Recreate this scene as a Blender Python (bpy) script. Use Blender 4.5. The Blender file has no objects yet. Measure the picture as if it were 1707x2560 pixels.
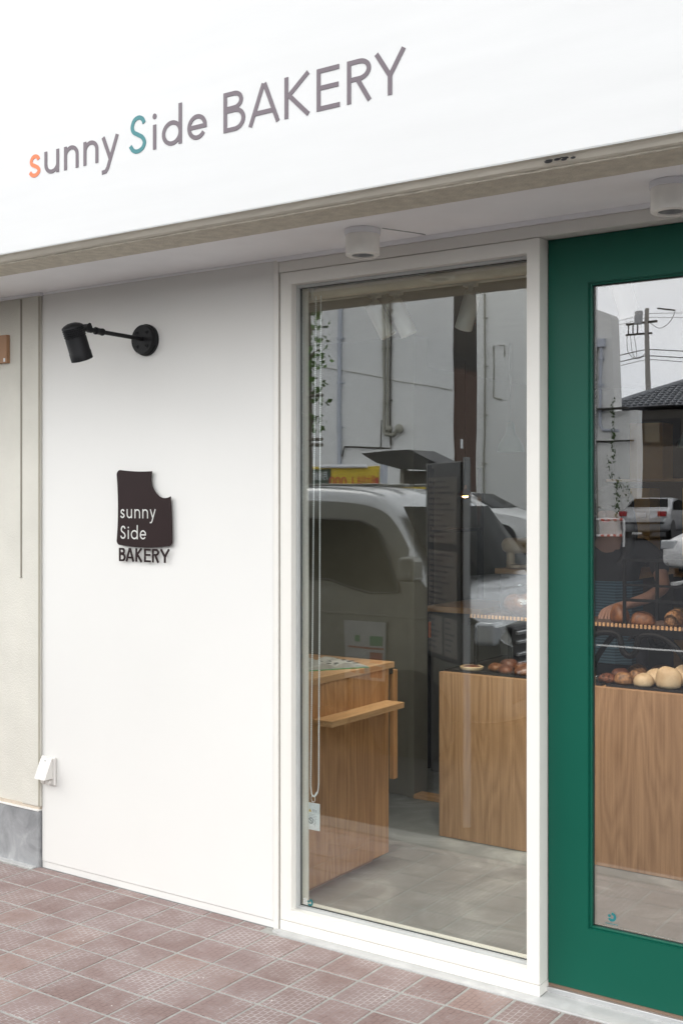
import bpy, bmesh, math, random
from mathutils import Vector, Matrix
R = math.radians
random.seed(7)
scene = bpy.context.scene
col = scene.collection

# ------------------------------------------------------------------ camera
cd = bpy.data.cameras.new('camera'); cam = bpy.data.objects.new('camera', cd); col.objects.link(cam)
cam.location = (0, -3.436, 1.6); cam.rotation_euler = (R(90), 0, R(34.53))
cd.sensor_fit = 'HORIZONTAL'; cd.sensor_width = 36; cd.lens = 2914 / 1707 * 36
cd.shift_y = -31.8 / 1707; cd.clip_start = .05; cd.clip_end = 2000
scene.camera = cam

# ------------------------------------------------------------------ sky (overcast) and sun
SUN = Vector((-.62, -.56, .60)).normalized()
w = bpy.data.worlds.new('World'); scene.world = w; w.use_nodes = True
nt = w.node_tree; nt.nodes.clear()
out = nt.nodes.new('ShaderNodeOutputWorld'); bg = nt.nodes.new('ShaderNodeBackground')
sky = nt.nodes.new('ShaderNodeTexSky'); sky.sky_type = 'NISHITA'; sky.sun_disc = False
sky.sun_elevation = math.asin(SUN.z); sky.sun_rotation = math.atan2(SUN.x, SUN.y)
sky.dust_density = 4
tc = nt.nodes.new('ShaderNodeTexCoord'); mp = nt.nodes.new('ShaderNodeMapping'); mp.inputs['Scale'].default_value = (1, 1, 3.2)
nz = nt.nodes.new('ShaderNodeTexNoise'); nz.inputs['Scale'].default_value = 2.2; nz.inputs['Detail'].default_value = 7
cr = nt.nodes.new('ShaderNodeValToRGB')
cr.color_ramp.elements[0].position = .34; cr.color_ramp.elements[0].color = (.70, .73, .77, 1)
cr.color_ramp.elements[1].position = .66; cr.color_ramp.elements[1].color = (1, 1, 1, 1)
vm = nt.nodes.new('ShaderNodeVectorMath'); vm.operation = 'SCALE'; vm.inputs['Scale'].default_value = 37.0
mx = nt.nodes.new('ShaderNodeMix'); mx.data_type = 'RGBA'; mx.inputs[0].default_value = .90
nt.links.new(tc.outputs['Generated'], mp.inputs[0]); nt.links.new(mp.outputs[0], nz.inputs['Vector'])
nt.links.new(nz.outputs[0], cr.inputs[0]); nt.links.new(cr.outputs[0], vm.inputs[0])
sx_ = nt.nodes.new('ShaderNodeSeparateXYZ'); mr = nt.nodes.new('ShaderNodeMapRange')
mr.inputs['From Min'].default_value = 0; mr.inputs['From Max'].default_value = 1; mr.inputs['To Min'].default_value = 50; mr.inputs['To Max'].default_value = 24
nt.links.new(tc.outputs['Generated'], sx_.inputs[0]); nt.links.new(sx_.outputs['Z'], mr.inputs[0]); nt.links.new(mr.outputs[0], vm.inputs['Scale'])
nt.links.new(sky.outputs[0], mx.inputs[6]); nt.links.new(vm.outputs[0], mx.inputs[7])
nt.links.new(mx.outputs[2], bg.inputs['Color']); bg.inputs['Strength'].default_value = .085
nt.links.new(bg.outputs[0], out.inputs['Surface'])
sd = bpy.data.lights.new('sun', 'SUN'); sd.energy = .8; sd.angle = R(32); sd.color = (1, .97, .93)
so = bpy.data.objects.new('sun', sd); col.objects.link(so); so.rotation_euler = SUN.to_track_quat('Z', 'Y').to_euler()
so.location = SUN * 20
scene.view_settings.view_transform = 'Standard'; scene.view_settings.look = 'None'
scene.view_settings.exposure = .1; scene.view_settings.gamma = 1
scene.render.engine = 'CYCLES'
scene.cycles.max_bounces = 10; scene.cycles.transparent_max_bounces = 16; scene.cycles.diffuse_bounces = 7

# ------------------------------------------------------------------ materials
MATS = {}
def newmat(name):
    m = bpy.data.materials.new(name); m.use_nodes = True
    b = m.node_tree.nodes['Principled BSDF']; MATS[name] = m
    return m, m.node_tree, b
def nd(nt, t, **k):
    n = nt.nodes.new(t)
    for a, v in k.items(): setattr(n, a, v)
    return n
def simple(name, c, rough=.6, metal=0, var=.06, scale=8, bump=0, bscale=80, spec=.5, coat=0, stretch=(1, 1, 1)):
    m, nt, b = newmat(name)
    b.inputs['Roughness'].default_value = rough; b.inputs['Metallic'].default_value = metal
    b.inputs['Specular IOR Level'].default_value = spec; b.inputs['Coat Weight'].default_value = coat
    tc = nd(nt, 'ShaderNodeTexCoord'); mp = nd(nt, 'ShaderNodeMapping'); mp.inputs['Scale'].default_value = stretch
    nt.links.new(tc.outputs['Object'], mp.inputs[0])
    n = nd(nt, 'ShaderNodeTexNoise'); n.inputs['Scale'].default_value = scale; n.inputs['Detail'].default_value = 6
    nt.links.new(mp.outputs[0], n.inputs['Vector'])
    r = nd(nt, 'ShaderNodeValToRGB'); r.color_ramp.elements[0].position = .3; r.color_ramp.elements[1].position = .7
    r.color_ramp.elements[0].color = tuple(x * (1 - var) for x in c) + (1,)
    r.color_ramp.elements[1].color = tuple(min(1, x * (1 + var)) for x in c) + (1,)
    nt.links.new(n.outputs[0], r.inputs[0]); nt.links.new(r.outputs[0], b.inputs['Base Color'])
    if bump:
        n2 = nd(nt, 'ShaderNodeTexNoise'); n2.inputs['Scale'].default_value = bscale; n2.inputs['Detail'].default_value = 4
        nt.links.new(mp.outputs[0], n2.inputs['Vector'])
        bp = nd(nt, 'ShaderNodeBump'); bp.inputs['Strength'].default_value = bump; bp.inputs['Distance'].default_value = .004
        nt.links.new(n2.outputs[0], bp.inputs['Height']); nt.links.new(bp.outputs[0], b.inputs['Normal'])
    return m
def emis(name, c, s):
    m, nt, b = newmat(name); b.inputs['Base Color'].default_value = (*c, 1)
    b.inputs['Emission Color'].default_value = (*c, 1); b.inputs['Emission Strength'].default_value = s
    return m
def glassmat(name, fac, tint=(.93, .96, .95)):
    m, nt, b = newmat(name); nt.nodes.remove(b)
    o = nt.nodes['Material Output']; t = nd(nt, 'ShaderNodeBsdfTransparent'); t.inputs[0].default_value = (*tint, 1)
    g = nd(nt, 'ShaderNodeBsdfGlossy'); g.inputs['Roughness'].default_value = 0; g.inputs[0].default_value = (1, 1, 1, 1)
    lw = nd(nt, 'ShaderNodeLayerWeight'); lw.inputs[0].default_value = .5
    tc = nd(nt, 'ShaderNodeTexCoord'); wn = nd(nt, 'ShaderNodeTexNoise'); wn.inputs['Scale'].default_value = 3.2; wn.inputs['Detail'].default_value = 1
    bw = nd(nt, 'ShaderNodeBump'); bw.inputs['Strength'].default_value = 1; bw.inputs['Distance'].default_value = .00022
    nt.links.new(tc.outputs['Object'], wn.inputs['Vector']); nt.links.new(wn.outputs[0], bw.inputs['Height']); nt.links.new(bw.outputs[0], g.inputs['Normal'])
    p = nd(nt, 'ShaderNodeMath', operation='POWER'); p.inputs[1].default_value = 4
    a = nd(nt, 'ShaderNodeMath', operation='ADD'); a.inputs[1].default_value = fac; a.use_clamp = True
    mx = nd(nt, 'ShaderNodeMixShader')
    nt.links.new(lw.outputs['Facing'], p.inputs[0]); nt.links.new(p.outputs[0], a.inputs[0]); nt.links.new(a.outputs[0], mx.inputs[0])
    nt.links.new(t.outputs[0], mx.inputs[1]); nt.links.new(g.outputs[0], mx.inputs[2]); nt.links.new(mx.outputs[0], o.inputs[0])
    return m
def woodmat(name, dark, light, axis=2, rough=.42):
    m, nt, b = newmat(name); b.inputs['Roughness'].default_value = rough
    tc = nd(nt, 'ShaderNodeTexCoord'); mp = nd(nt, 'ShaderNodeMapping')
    s = [46, 46, 46]; s[axis] = .8; mp.inputs['Scale'].default_value = s
    mp2 = nd(nt, 'ShaderNodeMapping'); s2 = [5, 5, 5]; s2[axis] = .7; mp2.inputs['Scale'].default_value = s2
    nt.links.new(tc.outputs['Object'], mp.inputs[0]); nt.links.new(tc.outputs['Object'], mp2.inputs[0])
    # cathedral figure: rings in a strongly stretched, distorted field
    n0 = nd(nt, 'ShaderNodeTexNoise'); n0.inputs['Scale'].default_value = 1.0; n0.inputs['Detail'].default_value = 2
    nt.links.new(mp2.outputs[0], n0.inputs['Vector'])
    mu = nd(nt, 'ShaderNodeMath', operation='MULTIPLY'); mu.inputs[1].default_value = 15
    fr = nd(nt, 'ShaderNodeMath', operation='PINGPONG'); fr.inputs[1].default_value = .5
    nt.links.new(n0.outputs[0], mu.inputs[0]); nt.links.new(mu.outputs[0], fr.inputs[0])
    n = nd(nt, 'ShaderNodeTexNoise'); n.inputs['Scale'].default_value = 2; n.inputs['Detail'].default_value = 8; n.inputs['Roughness'].default_value = .7
    nt.links.new(mp.outputs[0], n.inputs['Vector'])
    mxv = nd(nt, 'ShaderNodeMix', data_type='FLOAT'); mxv.inputs[0].default_value = .72
    nt.links.new(fr.outputs[0], mxv.inputs[2]); nt.links.new(n.outputs[0], mxv.inputs[3])
    r = nd(nt, 'ShaderNodeValToRGB'); r.color_ramp.elements[0].position = .24; r.color_ramp.elements[1].position = .56
    r.color_ramp.elements[0].color = (*dark, 1); r.color_ramp.elements[1].color = (*light, 1)
    nt.links.new(mxv.outputs[0], r.inputs[0]); nt.links.new(r.outputs[0], b.inputs['Base Color'])
    bp = nd(nt, 'ShaderNodeBump'); bp.inputs['Strength'].default_value = .15; bp.inputs['Distance'].default_value = .002
    nt.links.new(n.outputs[0], bp.inputs['Height']); nt.links.new(bp.outputs[0], b.inputs['Normal'])
    return m

M_wall = simple('white_paint', (.715, .705, .675), .55, var=.014, scale=1.7, bump=.06, bscale=140)
M_fascia = simple('white_panel_paint', (.56, .56, .555), .5, var=.02, scale=2, bump=.05, bscale=60, stretch=(1, 1, 9))
M_frame = simple('cream_metal_paint', (.735, .715, .665), .38, var=.01)
M_soffit = simple('soffit_paint', (.90, .90, .91), .7, var=.02, bump=.05)
M_beam = simple('rough_plaster', (.60, .555, .46), .85, var=.12, scale=30, bump=.9, bscale=130)
M_beam2 = simple('smooth_moulding', (.66, .62, .53), .7, var=.08, scale=14, bump=.35, bscale=60, stretch=(.4, 1, 1))
M_stucco = simple('beige_stucco', (.62, .60, .535), .85, var=.05, scale=5, bump=.6, bscale=170)
M_green = simple('green_door_paint', (.0006, .078, .049), .42, var=.03, scale=3, spec=.28, bump=.03, bscale=90)
M_dark = simple('dark_gasket', (.015, .02, .02), .5)
M_black = simple('black_metal', (.009, .009, .010), .5, bump=.1, bscale=200, spec=.25)
M_iron = simple('black_iron', (.006, .006, .0065), .5, bump=.2, bscale=60, spec=.12)
M_grey = simple('grey_trim', (.42, .43, .42), .5)
M_alu = simple('aluminium', (.72, .72, .72), .28, metal=.8)
M_rust = simple('brown_strip', (.18, .12, .08), .7)
M_lampw = simple('lamp_cream', (.84, .82, .77), .45)
M_lampb = simple('lamp_base_white', (.78, .78, .80), .5)
M_reflector = simple('lamp_reflector', (.35, .35, .34), .3, metal=.5)
M_plate = simple('dark_brown_plate', (.018, .008, .008), .5, var=.08, spec=.18)
M_letcut = simple('cut_letter_pale', (.60, .60, .57), .6)
M_let = simple('grey_purple_lettering', (.105, .080, .096), .5, var=.04)
M_orange = simple('orange_lettering', (.70, .14, .035), .5)
M_teal = simple('teal_lettering', (.008, .15, .165), .5)
M_plastic = simple('white_plastic', (.64, .62, .585), .3, var=.01)
M_plastic_in = simple('ivory_plastic_shade', (.55, .47, .38), .5)
M_blind = simple('blind_fabric', (.66, .57, .46), .8)
M_bead = simple('white_beads', (.85, .85, .85), .3)
M_paper = simple('white_paper', (.78, .79, .80), .5, var=.01)
M_ink = simple('dark_ink', (.06, .06, .07), .6)
M_greyink = simple('grey_ink', (.38, .39, .42), .6)
M_yel = simple('warning_yellow', (.75, .48, .04), .5)
M_redp = simple('red_print', (.55, .06, .04), .5)
M_grnp = simple('green_print', (.05, .30, .10), .5)
M_wood = woodmat('oak_veneer', (.25, .115, .045), (.46, .25, .110))
M_wood2 = woodmat('oak_veneer_pale', (.255, .138, .068), (.44, .265, .145))
M_woodh = woodmat('oak_edge_along', (.30, .17, .08), (.50, .31, .16), axis=1)
M_woodx = woodmat('oak_board', (.34, .19, .09), (.54, .33, .17), axis=0)
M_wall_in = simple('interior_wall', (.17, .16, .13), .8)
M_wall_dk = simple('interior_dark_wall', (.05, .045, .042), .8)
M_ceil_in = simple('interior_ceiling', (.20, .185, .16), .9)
M_ochre = simple('ochre_board', (.42, .24, .08), .7, var=.1)
M_tray = simple('black_tray', (.012, .012, .014), .45)
M_steel = simple('steel', (.5, .5, .5), .25, metal=.9)
M_pend = simple('pendant_green', (.04, .10, .10), .35)
M_orph = simple('orange_plastic', (.75, .16, .04), .4)
M_cream = simple('cream_enamel', (.65, .52, .36), .3)
M_bulb = emis('warm_bulb', (1, .48, .16), 30)
M_silver = simple('silver_car_paint', (.42, .43, .44), .28, metal=.55, coat=.6, var=.02)
M_van_shaded = simple('van_shaded_silver', (.17, .17, .15), .32, metal=.3, coat=.5, spec=.4, var=.02)  # van sides: shade put into a darker paint
M_van_lit = simple('van_lit_silver', (.58, .59, .60), .3, metal=.15, coat=.6, var=.02)  # van roof and bonnet: sky light put into a brighter paint
M_whitec = simple('white_car_paint', (.74, .74, .73), .3, coat=.6, var=.02)
M_cglass = simple('car_glass', (.007, .008, .008), .10, spec=.04)
M_tyre = simple('tyre_rubber', (.015, .015, .015), .8)
M_rim = simple('wheel_rim', (.35, .35, .36), .35, metal=.7)
M_tail = simple('tail_light_red', (.35, .01, .015), .2, coat=.8)
M_hlamp = simple('headlamp_clear', (.65, .67, .68), .12, metal=.3)
M_bumper = simple('dark_grille', (.02, .02, .022), .5)
M_asph = simple('asphalt', (.046, .047, .051), .95, spec=.04, var=.22, scale=60, bump=.5, bscale=200)
M_lot = simple('lot_asphalt', (.075, .076, .08), .9, var=.18, scale=3, bump=.3, bscale=120)
M_line = simple('road_paint_white', (.62, .62, .60), .8, var=.12, scale=30)
M_kerb = simple('kerb_concrete', (.22, .21, .20), .9, var=.12, bump=.4)
M_bldA = simple('pale_render', (.80, .80, .79), .85, var=.05, scale=.5, stretch=(1, 1, .25), bump=.1, bscale=3)
M_bldB = simple('pale_render_two', (.82, .82, .80), .85, var=.05, scale=.4, stretch=(1, 1, .25), bump=.1, bscale=3)
M_pipe = simple('drain_pipe', (.50, .53, .60), .5)
M_pipe2 = simple('ochre_pipe', (.34, .33, .28), .6)
M_gap = simple('dark_alley', (.05, .045, .04), .9)
M_brown = simple('brown_wall', (.10, .06, .045), .8)
M_roof = simple('roof_tile', (.27, .28, .30), .5, var=.2, scale=6)
M_bark = simple('bark', (.13, .11, .09), .9, bump=.6, bscale=30)
M_leaf = simple('leaf', (.10, .19, .045), .6, var=.35, scale=9)
M_ivy = simple('ivy_leaf', (.05, .10, .02), .7, var=.4, scale=9)
M_pole = simple('pole_concrete', (.36, .34, .31), .85)
M_tran = simple('transformer_grey', (.40, .41, .42), .5)
M_signy = simple('yellow_sign', (.72, .52, .02), .5)
M_signg = simple('dark_green_sign', (.03, .06, .04), .5)
M_skin = simple('skin', (.30, .17, .125), .5, var=.04)
M_hair = simple('dark_hair', (.012, .008, .006), .5, stretch=(20, 20, 1))
M_dimp = simple('dim_poster', (.22, .20, .18), .7)
M_shirt = simple('dark_shirt', (.03, .028, .03), .8)
M_trous = simple('dark_trousers', (.03, .03, .04), .8)

# --- special materials
def concretemat(name, a, b_, c, scale=3, rough=.5):
    m, nt, b = newmat(name); b.inputs['Roughness'].default_value = rough
    tc = nd(nt, 'ShaderNodeTexCoord')
    n = nd(nt, 'ShaderNodeTexNoise'); n.inputs['Scale'].default_value = scale; n.inputs['Detail'].default_value = 9; n.inputs['Distortion'].default_value = 1.2; n.inputs['Roughness'].default_value = .62
    r = nd(nt, 'ShaderNodeValToRGB'); e = r.color_ramp.elements
    e[0].position = .3; e[0].color = (*a, 1); e[1].position = .52; e[1].color = (*b_, 1)
    k = e.new(.7); k.color = (*c, 1)
    nt.links.new(tc.outputs['Object'], n.inputs['Vector']); nt.links.new(n.outputs[0], r.inputs[0]); nt.links.new(r.outputs[0], b.inputs['Base Color'])
    n2 = nd(nt, 'ShaderNodeTexNoise'); n2.inputs['Scale'].default_value = 160
    bp = nd(nt, 'ShaderNodeBump'); bp.inputs['Strength'].default_value = .12; bp.inputs['Distance'].default_value = .003
    nt.links.new(tc.outputs['Object'], n2.inputs['Vector']); nt.links.new(n2.outputs[0], bp.inputs['Height']); nt.links.new(bp.outputs[0], b.inputs['Normal'])
    return m
M_floor = concretemat('trowelled_concrete', (.14, .15, .15), (.20, .212, .212), (.36, .375, .375), 2.6, .42)
M_strip = concretemat('cement_strip', (.42, .42, .41), (.50, .50, .49), (.58, .58, .57), 6, .75)
M_plinth = concretemat('grey_plinth_render', (.20, .205, .21), (.32, .325, .33), (.50, .50, .50), 5, .75)
M_grout = concretemat('tile_grout', (.28, .275, .26), (.35, .345, .32), (.42, .41, .39), 30, .9)

def tilemat():
    m, nt, b = newmat('clay_tile'); b.inputs['Roughness'].default_value = .62
    tc = nd(nt, 'ShaderNodeTexCoord'); gi = nd(nt, 'ShaderNodeNewGeometry')
    # per tile colour
    r = nd(nt, 'ShaderNodeValToRGB'); e = r.color_ramp.elements
    e[0].position = 0; e[0].color = (.222, .150, .135, 1); e[1].position = 1; e[1].color = (.29, .20, .175, 1)
    for p, c in ((.25, (.245, .17, .155)), (.5, (.26, .182, .168)), (.7, (.25, .18, .168)), (.88, (.272, .19, .170))):
        k = e.new(p); k.color = (*c, 1)
    nt.links.new(gi.outputs['Random Per Island'], r.inputs[0])
    # embossed pattern of small offset blocks inside each tile
    br = nd(nt, 'ShaderNodeTexBrick'); br.inputs['Scale'].default_value = 1; br.offset = .5
    br.inputs['Mortar Size'].default_value = .0016; br.inputs['Mortar Smooth'].default_value = .6
    br.inputs['Brick Width'].default_value = .0235; br.inputs['Row Height'].default_value = .0206
    br.inputs['Color1'].default_value = (1, 1, 1, 1); br.inputs['Color2'].default_value = (1, 1, 1, 1); br.inputs['Mortar'].default_value = (0, 0, 0, 1)
    mp = nd(nt, 'ShaderNodeMapping'); mp.inputs['Rotation'].default_value = (0, 0, R(90))
    nt.links.new(tc.outputs['Object'], mp.inputs[0]); nt.links.new(mp.outputs[0], br.inputs['Vector'])
    # scuffs: pale dust caught in the grooves of some tiles, patches of wear
    n = nd(nt, 'ShaderNodeTexNoise'); n.inputs['Scale'].default_value = 4.3; n.inputs['Detail'].default_value = 8; n.inputs['Roughness'].default_value = .68
    nt.links.new(tc.outputs['Object'], n.inputs['Vector'])
    wr = nd(nt, 'ShaderNodeMapRange'); wr.inputs['From Min'].default_value = .42; wr.inputs['From Max'].default_value = .64
    nt.links.new(n.outputs[0], wr.inputs[0])
    inv = nd(nt, 'ShaderNodeMath', operation='SUBTRACT'); inv.inputs[0].default_value = 1; nt.links.new(br.outputs['Color'], inv.inputs[1])
    mul = nd(nt, 'ShaderNodeMath', operation='MULTIPLY'); nt.links.new(inv.outputs[0], mul.inputs[0]); nt.links.new(wr.outputs[0], mul.inputs[1])
    dk = nd(nt, 'ShaderNodeMix', data_type='RGBA', blend_type='MULTIPLY'); dk.inputs[7].default_value = (.66, .62, .62, 1)
    dkf = nd(nt, 'ShaderNodeMath', operation='MULTIPLY'); dkf.inputs[1].default_value = .75; nt.links.new(inv.outputs[0], dkf.inputs[0])
    nt.links.new(dkf.outputs[0], dk.inputs[0]); nt.links.new(r.outputs[0], dk.inputs[6])
    m1 = nd(nt, 'ShaderNodeMix', data_type='RGBA'); m1.inputs[7].default_value = (.42, .38, .37, 1)
    f1 = nd(nt, 'ShaderNodeMath', operation='MULTIPLY'); f1.inputs[1].default_value = .22; nt.links.new(wr.outputs[0], f1.inputs[0])
    nt.links.new(f1.outputs[0], m1.inputs[0]); nt.links.new(dk.outputs[2], m1.inputs[6])
    m2 = nd(nt, 'ShaderNodeMix', data_type='RGBA'); m2.inputs[7].default_value = (.54, .50, .49, 1)
    nt.links.new(mul.outputs[0], m2.inputs[0]); nt.links.new(m1.outputs[2], m2.inputs[6])
    # small white specks
    v = nd(nt, 'ShaderNodeTexVoronoi'); v.inputs['Scale'].default_value = 12; nt.links.new(tc.outputs['Object'], v.inputs['Vector'])
    lt = nd(nt, 'ShaderNodeMath', operation='LESS_THAN'); lt.inputs[1].default_value = .035; nt.links.new(v.outputs['Distance'], lt.inputs[0])
    m3 = nd(nt, 'ShaderNodeMix', data_type='RGBA'); m3.inputs[7].default_value = (.75, .73, .70, 1)
    nt.links.new(lt.outputs[0], m3.inputs[0]); nt.links.new(m2.outputs[2], m3.inputs[6])
    nt.links.new(m3.outputs[2], b.inputs['Base Color'])
    n2 = nd(nt, 'ShaderNodeTexNoise'); n2.inputs['Scale'].default_value = 120; nt.links.new(tc.outputs['Object'], n2.inputs['Vector'])
    ad = nd(nt, 'ShaderNodeMath', operation='MULTIPLY_ADD'); ad.inputs[1].default_value = .25; nt.links.new(n2.outputs[0], ad.inputs[0]); nt.links.new(br.outputs['Color'], ad.inputs[2])
    bp = nd(nt, 'ShaderNodeBump'); bp.inputs['Strength'].default_value = .7; bp.inputs['Distance'].default_value = .0022
    nt.links.new(ad.outputs[0], bp.inputs['Height']); nt.links.new(bp.outputs[0], b.inputs['Normal'])
    return m
M_tile = tilemat()
def breadmat(name, a, b_, scale=14):
    m, nt, b = newmat(name); b.inputs['Roughness'].default_value = .55
    tc = nd(nt, 'ShaderNodeTexCoord'); n = nd(nt, 'ShaderNodeTexNoise'); n.inputs['Scale'].default_value = scale; n.inputs['Detail'].default_value = 7
    r = nd(nt, 'ShaderNodeValToRGB'); e = r.color_ramp.elements; e[0].position = .35; e[0].color = (*a, 1); e[1].position = .65; e[1].color = (*b_, 1)
    nt.links.new(tc.outputs['Object'], n.inputs['Vector']); nt.links.new(n.outputs[0], r.inputs[0]); nt.links.new(r.outputs[0], b.inputs['Base Color'])
    bp = nd(nt, 'ShaderNodeBump'); bp.inputs['Strength'].default_value = .6; bp.inputs['Distance'].default_value = .004
    nt.links.new(n.outputs[0], bp.inputs['Height']); nt.links.new(bp.outputs[0], b.inputs['Normal'])
    return m
M_melon = breadmat('pale_bun_crust', (.42, .29, .16), (.62, .49, .32), 11)
M_crust = breadmat('brown_crust', (.07, .022, .008), (.20, .075, .022), 26)
M_nut = breadmat('nutty_crust', (.08, .035, .014), (.30, .15, .06), 70)
M_gloss = breadmat('glazed_crust', (.06, .02, .01), (.16, .05, .02), 20)
def stripemat():
    m, nt, b = newmat('blue_striped_cloth'); b.inputs['Roughness'].default_value = .85
    tc = nd(nt, 'ShaderNodeTexCoord'); wv = nd(nt, 'ShaderNodeTexWave'); wv.bands_direction = 'Z'; wv.inputs['Scale'].default_value = 22; wv.inputs['Distortion'].default_value = 1.5
    r = nd(nt, 'ShaderNodeValToRGB'); r.color_ramp.elements[0].color = (.015, .04, .065, 1); r.color_ramp.elements[1].color = (.06, .12, .16, 1)
    nt.links.new(tc.outputs['Object'], wv.inputs['Vector']); nt.links.new(wv.outputs[0], r.inputs[0]); nt.links.new(r.outputs[0], b.inputs['Base Color'])
    return m
M_stripe = stripemat()
M_glass = glassmat('shop_glass', .125)
M_glass_door = glassmat('door_glass', .125, (.95, .95, .95))

# ------------------------------------------------------------------ geometry helpers
class MB:
    def __init__(s): s.bm = bmesh.new()
    def box(s, a, b, bev=0, seg=2):
        a = Vector(a); b = Vector(b)
        r = bmesh.ops.create_cube(s.bm, size=1)
        vs = r['verts']; c = (a + b) / 2; d = b - a
        for v in vs: v.co = Vector((v.co.x * d.x, v.co.y * d.y, v.co.z * d.z)) + c
        if bev:
            es = list({e for v in vs for e in v.link_edges})
            bmesh.ops.bevel(s.bm, geom=es, offset=bev, segments=seg, affect='EDGES', profile=.5)
        return s
    def prism(s, pts, plane='xz', d0=0, d1=.01):
        def P(p, d): return {'xz': (p[0], d, p[1]), 'xy': (p[0], p[1], d), 'yz': (d, p[0], p[1])}[plane]
        a = [s.bm.verts.new(P(p, d0)) for p in pts]; b = [s.bm.verts.new(P(p, d1)) for p in pts]
        s.bm.faces.new(a); s.bm.faces.new(b[::-1]); n = len(pts)
        for i in range(n): s.bm.faces.new((a[i], b[i], b[(i + 1) % n], a[(i + 1) % n]))
        return s
    def quadslab(s, P, nrm, t):
        P = [Vector(p) for p in P]; nrm = Vector(nrm).normalized()
        a = [s.bm.verts.new(p) for p in P]; b = [s.bm.verts.new(p + nrm * t) for p in P]; n = len(P)
        s.bm.faces.new(a); s.bm.faces.new(b[::-1])
        for i in range(n): s.bm.faces.new((a[i], b[i], b[(i + 1) % n], a[(i + 1) % n]))
        return s
    def cyl(s, p0, p1, r0, r1=None, n=20, caps=True):
        r1 = r0 if r1 is None else r1
        return s.tube([p0, p1], [r0, r1], n, caps=caps)
    def tube(s, pts, r, n=8, closed=False, caps=True):
        pts = [Vector(p) for p in pts]; m = len(pts)
        rr = r if isinstance(r, (list, tuple)) else [r] * m
        rings = []; up = None
        for i, p in enumerate(pts):
            if closed: t = (pts[(i + 1) % m] - pts[i - 1])
            else: t = pts[min(i + 1, m - 1)] - pts[max(i - 1, 0)]
            t.normalize()
            if up is None: up = Vector((0, 0, 1)) if abs(t.z) < .9 else Vector((1, 0, 0))
            a = t.cross(up)
            if a.length < 1e-4: a = t.cross(Vector((.3, 1, .2)))
            a.normalize(); b = a.cross(t); up = b
            rings.append([s.bm.verts.new(p + (a * math.cos(2 * math.pi * k / n) + b * math.sin(2 * math.pi * k / n)) * rr[i]) for k in range(n)])
        for i in range(m if closed else m - 1):
            A = rings[i]; B = rings[(i + 1) % m]
            for k in range(n): s.bm.faces.new((A[k], A[(k + 1) % n], B[(k + 1) % n], B[k]))
        if caps and not closed:
            s.bm.faces.new(rings[0][::-1]); s.bm.faces.new(rings[-1])
        return s
    def lathe(s, prof, base=(0, 0, 0), axis=(0, 0, 1), n=28):
        axis = Vector(axis).normalized(); q = Vector((0, 0, 1)).rotation_difference(axis); base = Vector(base)
        rings = []
        for r, h in prof:
            if r < 1e-6: rings.append([s.bm.verts.new(base + q @ Vector((0, 0, h)))])
            else: rings.append([s.bm.verts.new(base + q @ Vector((r * math.cos(2 * math.pi * k / n), r * math.sin(2 * math.pi * k / n), h))) for k in range(n)])
        for A, B in zip(rings, rings[1:]):
            for k in range(n):
                if len(A) == 1 and len(B) == 1: break
                if len(A) == 1: s.bm.faces.new((A[0], B[(k + 1) % n], B[k]))
                elif len(B) == 1: s.bm.faces.new((A[k], A[(k + 1) % n], B[0]))
                else: s.bm.faces.new((A[k], A[(k + 1) % n], B[(k + 1) % n], B[k]))
        return s
    def ball(s, c, r, u=16, v=10, rot=0):
        r = (r, r, r) if not isinstance(r, (tuple, list)) else r
        g = bmesh.ops.create_uvsphere(s.bm, u_segments=u, v_segments=v, radius=1)
        mt = Matrix.Translation(c) @ Matrix.Rotation(rot, 4, 'Z') @ Matrix.Diagonal((*r, 1))
        for x in g['verts']: x.co = mt @ x.co
        return s
    def ribbon(s, pts, wd, y0, y1, closed=False):
        pts = [Vector((p[0], p[1])) for p in pts]; n = len(pts); L = []; Rr = []
        for i in range(n):
            if closed: a = pts[i - 1]; c = pts[(i + 1) % n]
            else: a = pts[max(i - 1, 0)]; c = pts[min(i + 1, n - 1)]
            b = pts[i]; d1 = (b - a); d2 = (c - b)
            if d1.length < 1e-9: d1 = d2.copy()
            if d2.length < 1e-9: d2 = d1.copy()
            d1.normalize(); d2.normalize(); t = (d1 + d2)
            if t.length < .2: t = d1
            t.normalize(); nrm = Vector((-t.y, t.x)); k = 1 / max(.5, nrm.dot(Vector((-d1.y, d1.x))))
            L.append(b + nrm * wd / 2 * k); Rr.append(b - nrm * wd / 2 * k)
        V = []
        for l, r in zip(L, Rr):
            V.append([s.bm.verts.new((l.x, y0, l.y)), s.bm.verts.new((r.x, y0, r.y)), s.bm.verts.new((r.x, y1, r.y)), s.bm.verts.new((l.x, y1, l.y))])
        for i in range(n if closed else n - 1):
            A = V[i]; B = V[(i + 1) % n]
            for k in range(4): s.bm.faces.new((A[k], A[(k + 1) % 4], B[(k + 1) % 4], B[k]))
        if not closed: s.bm.faces.new(V[0][::-1]); s.bm.faces.new(V[-1])
        return s

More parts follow.
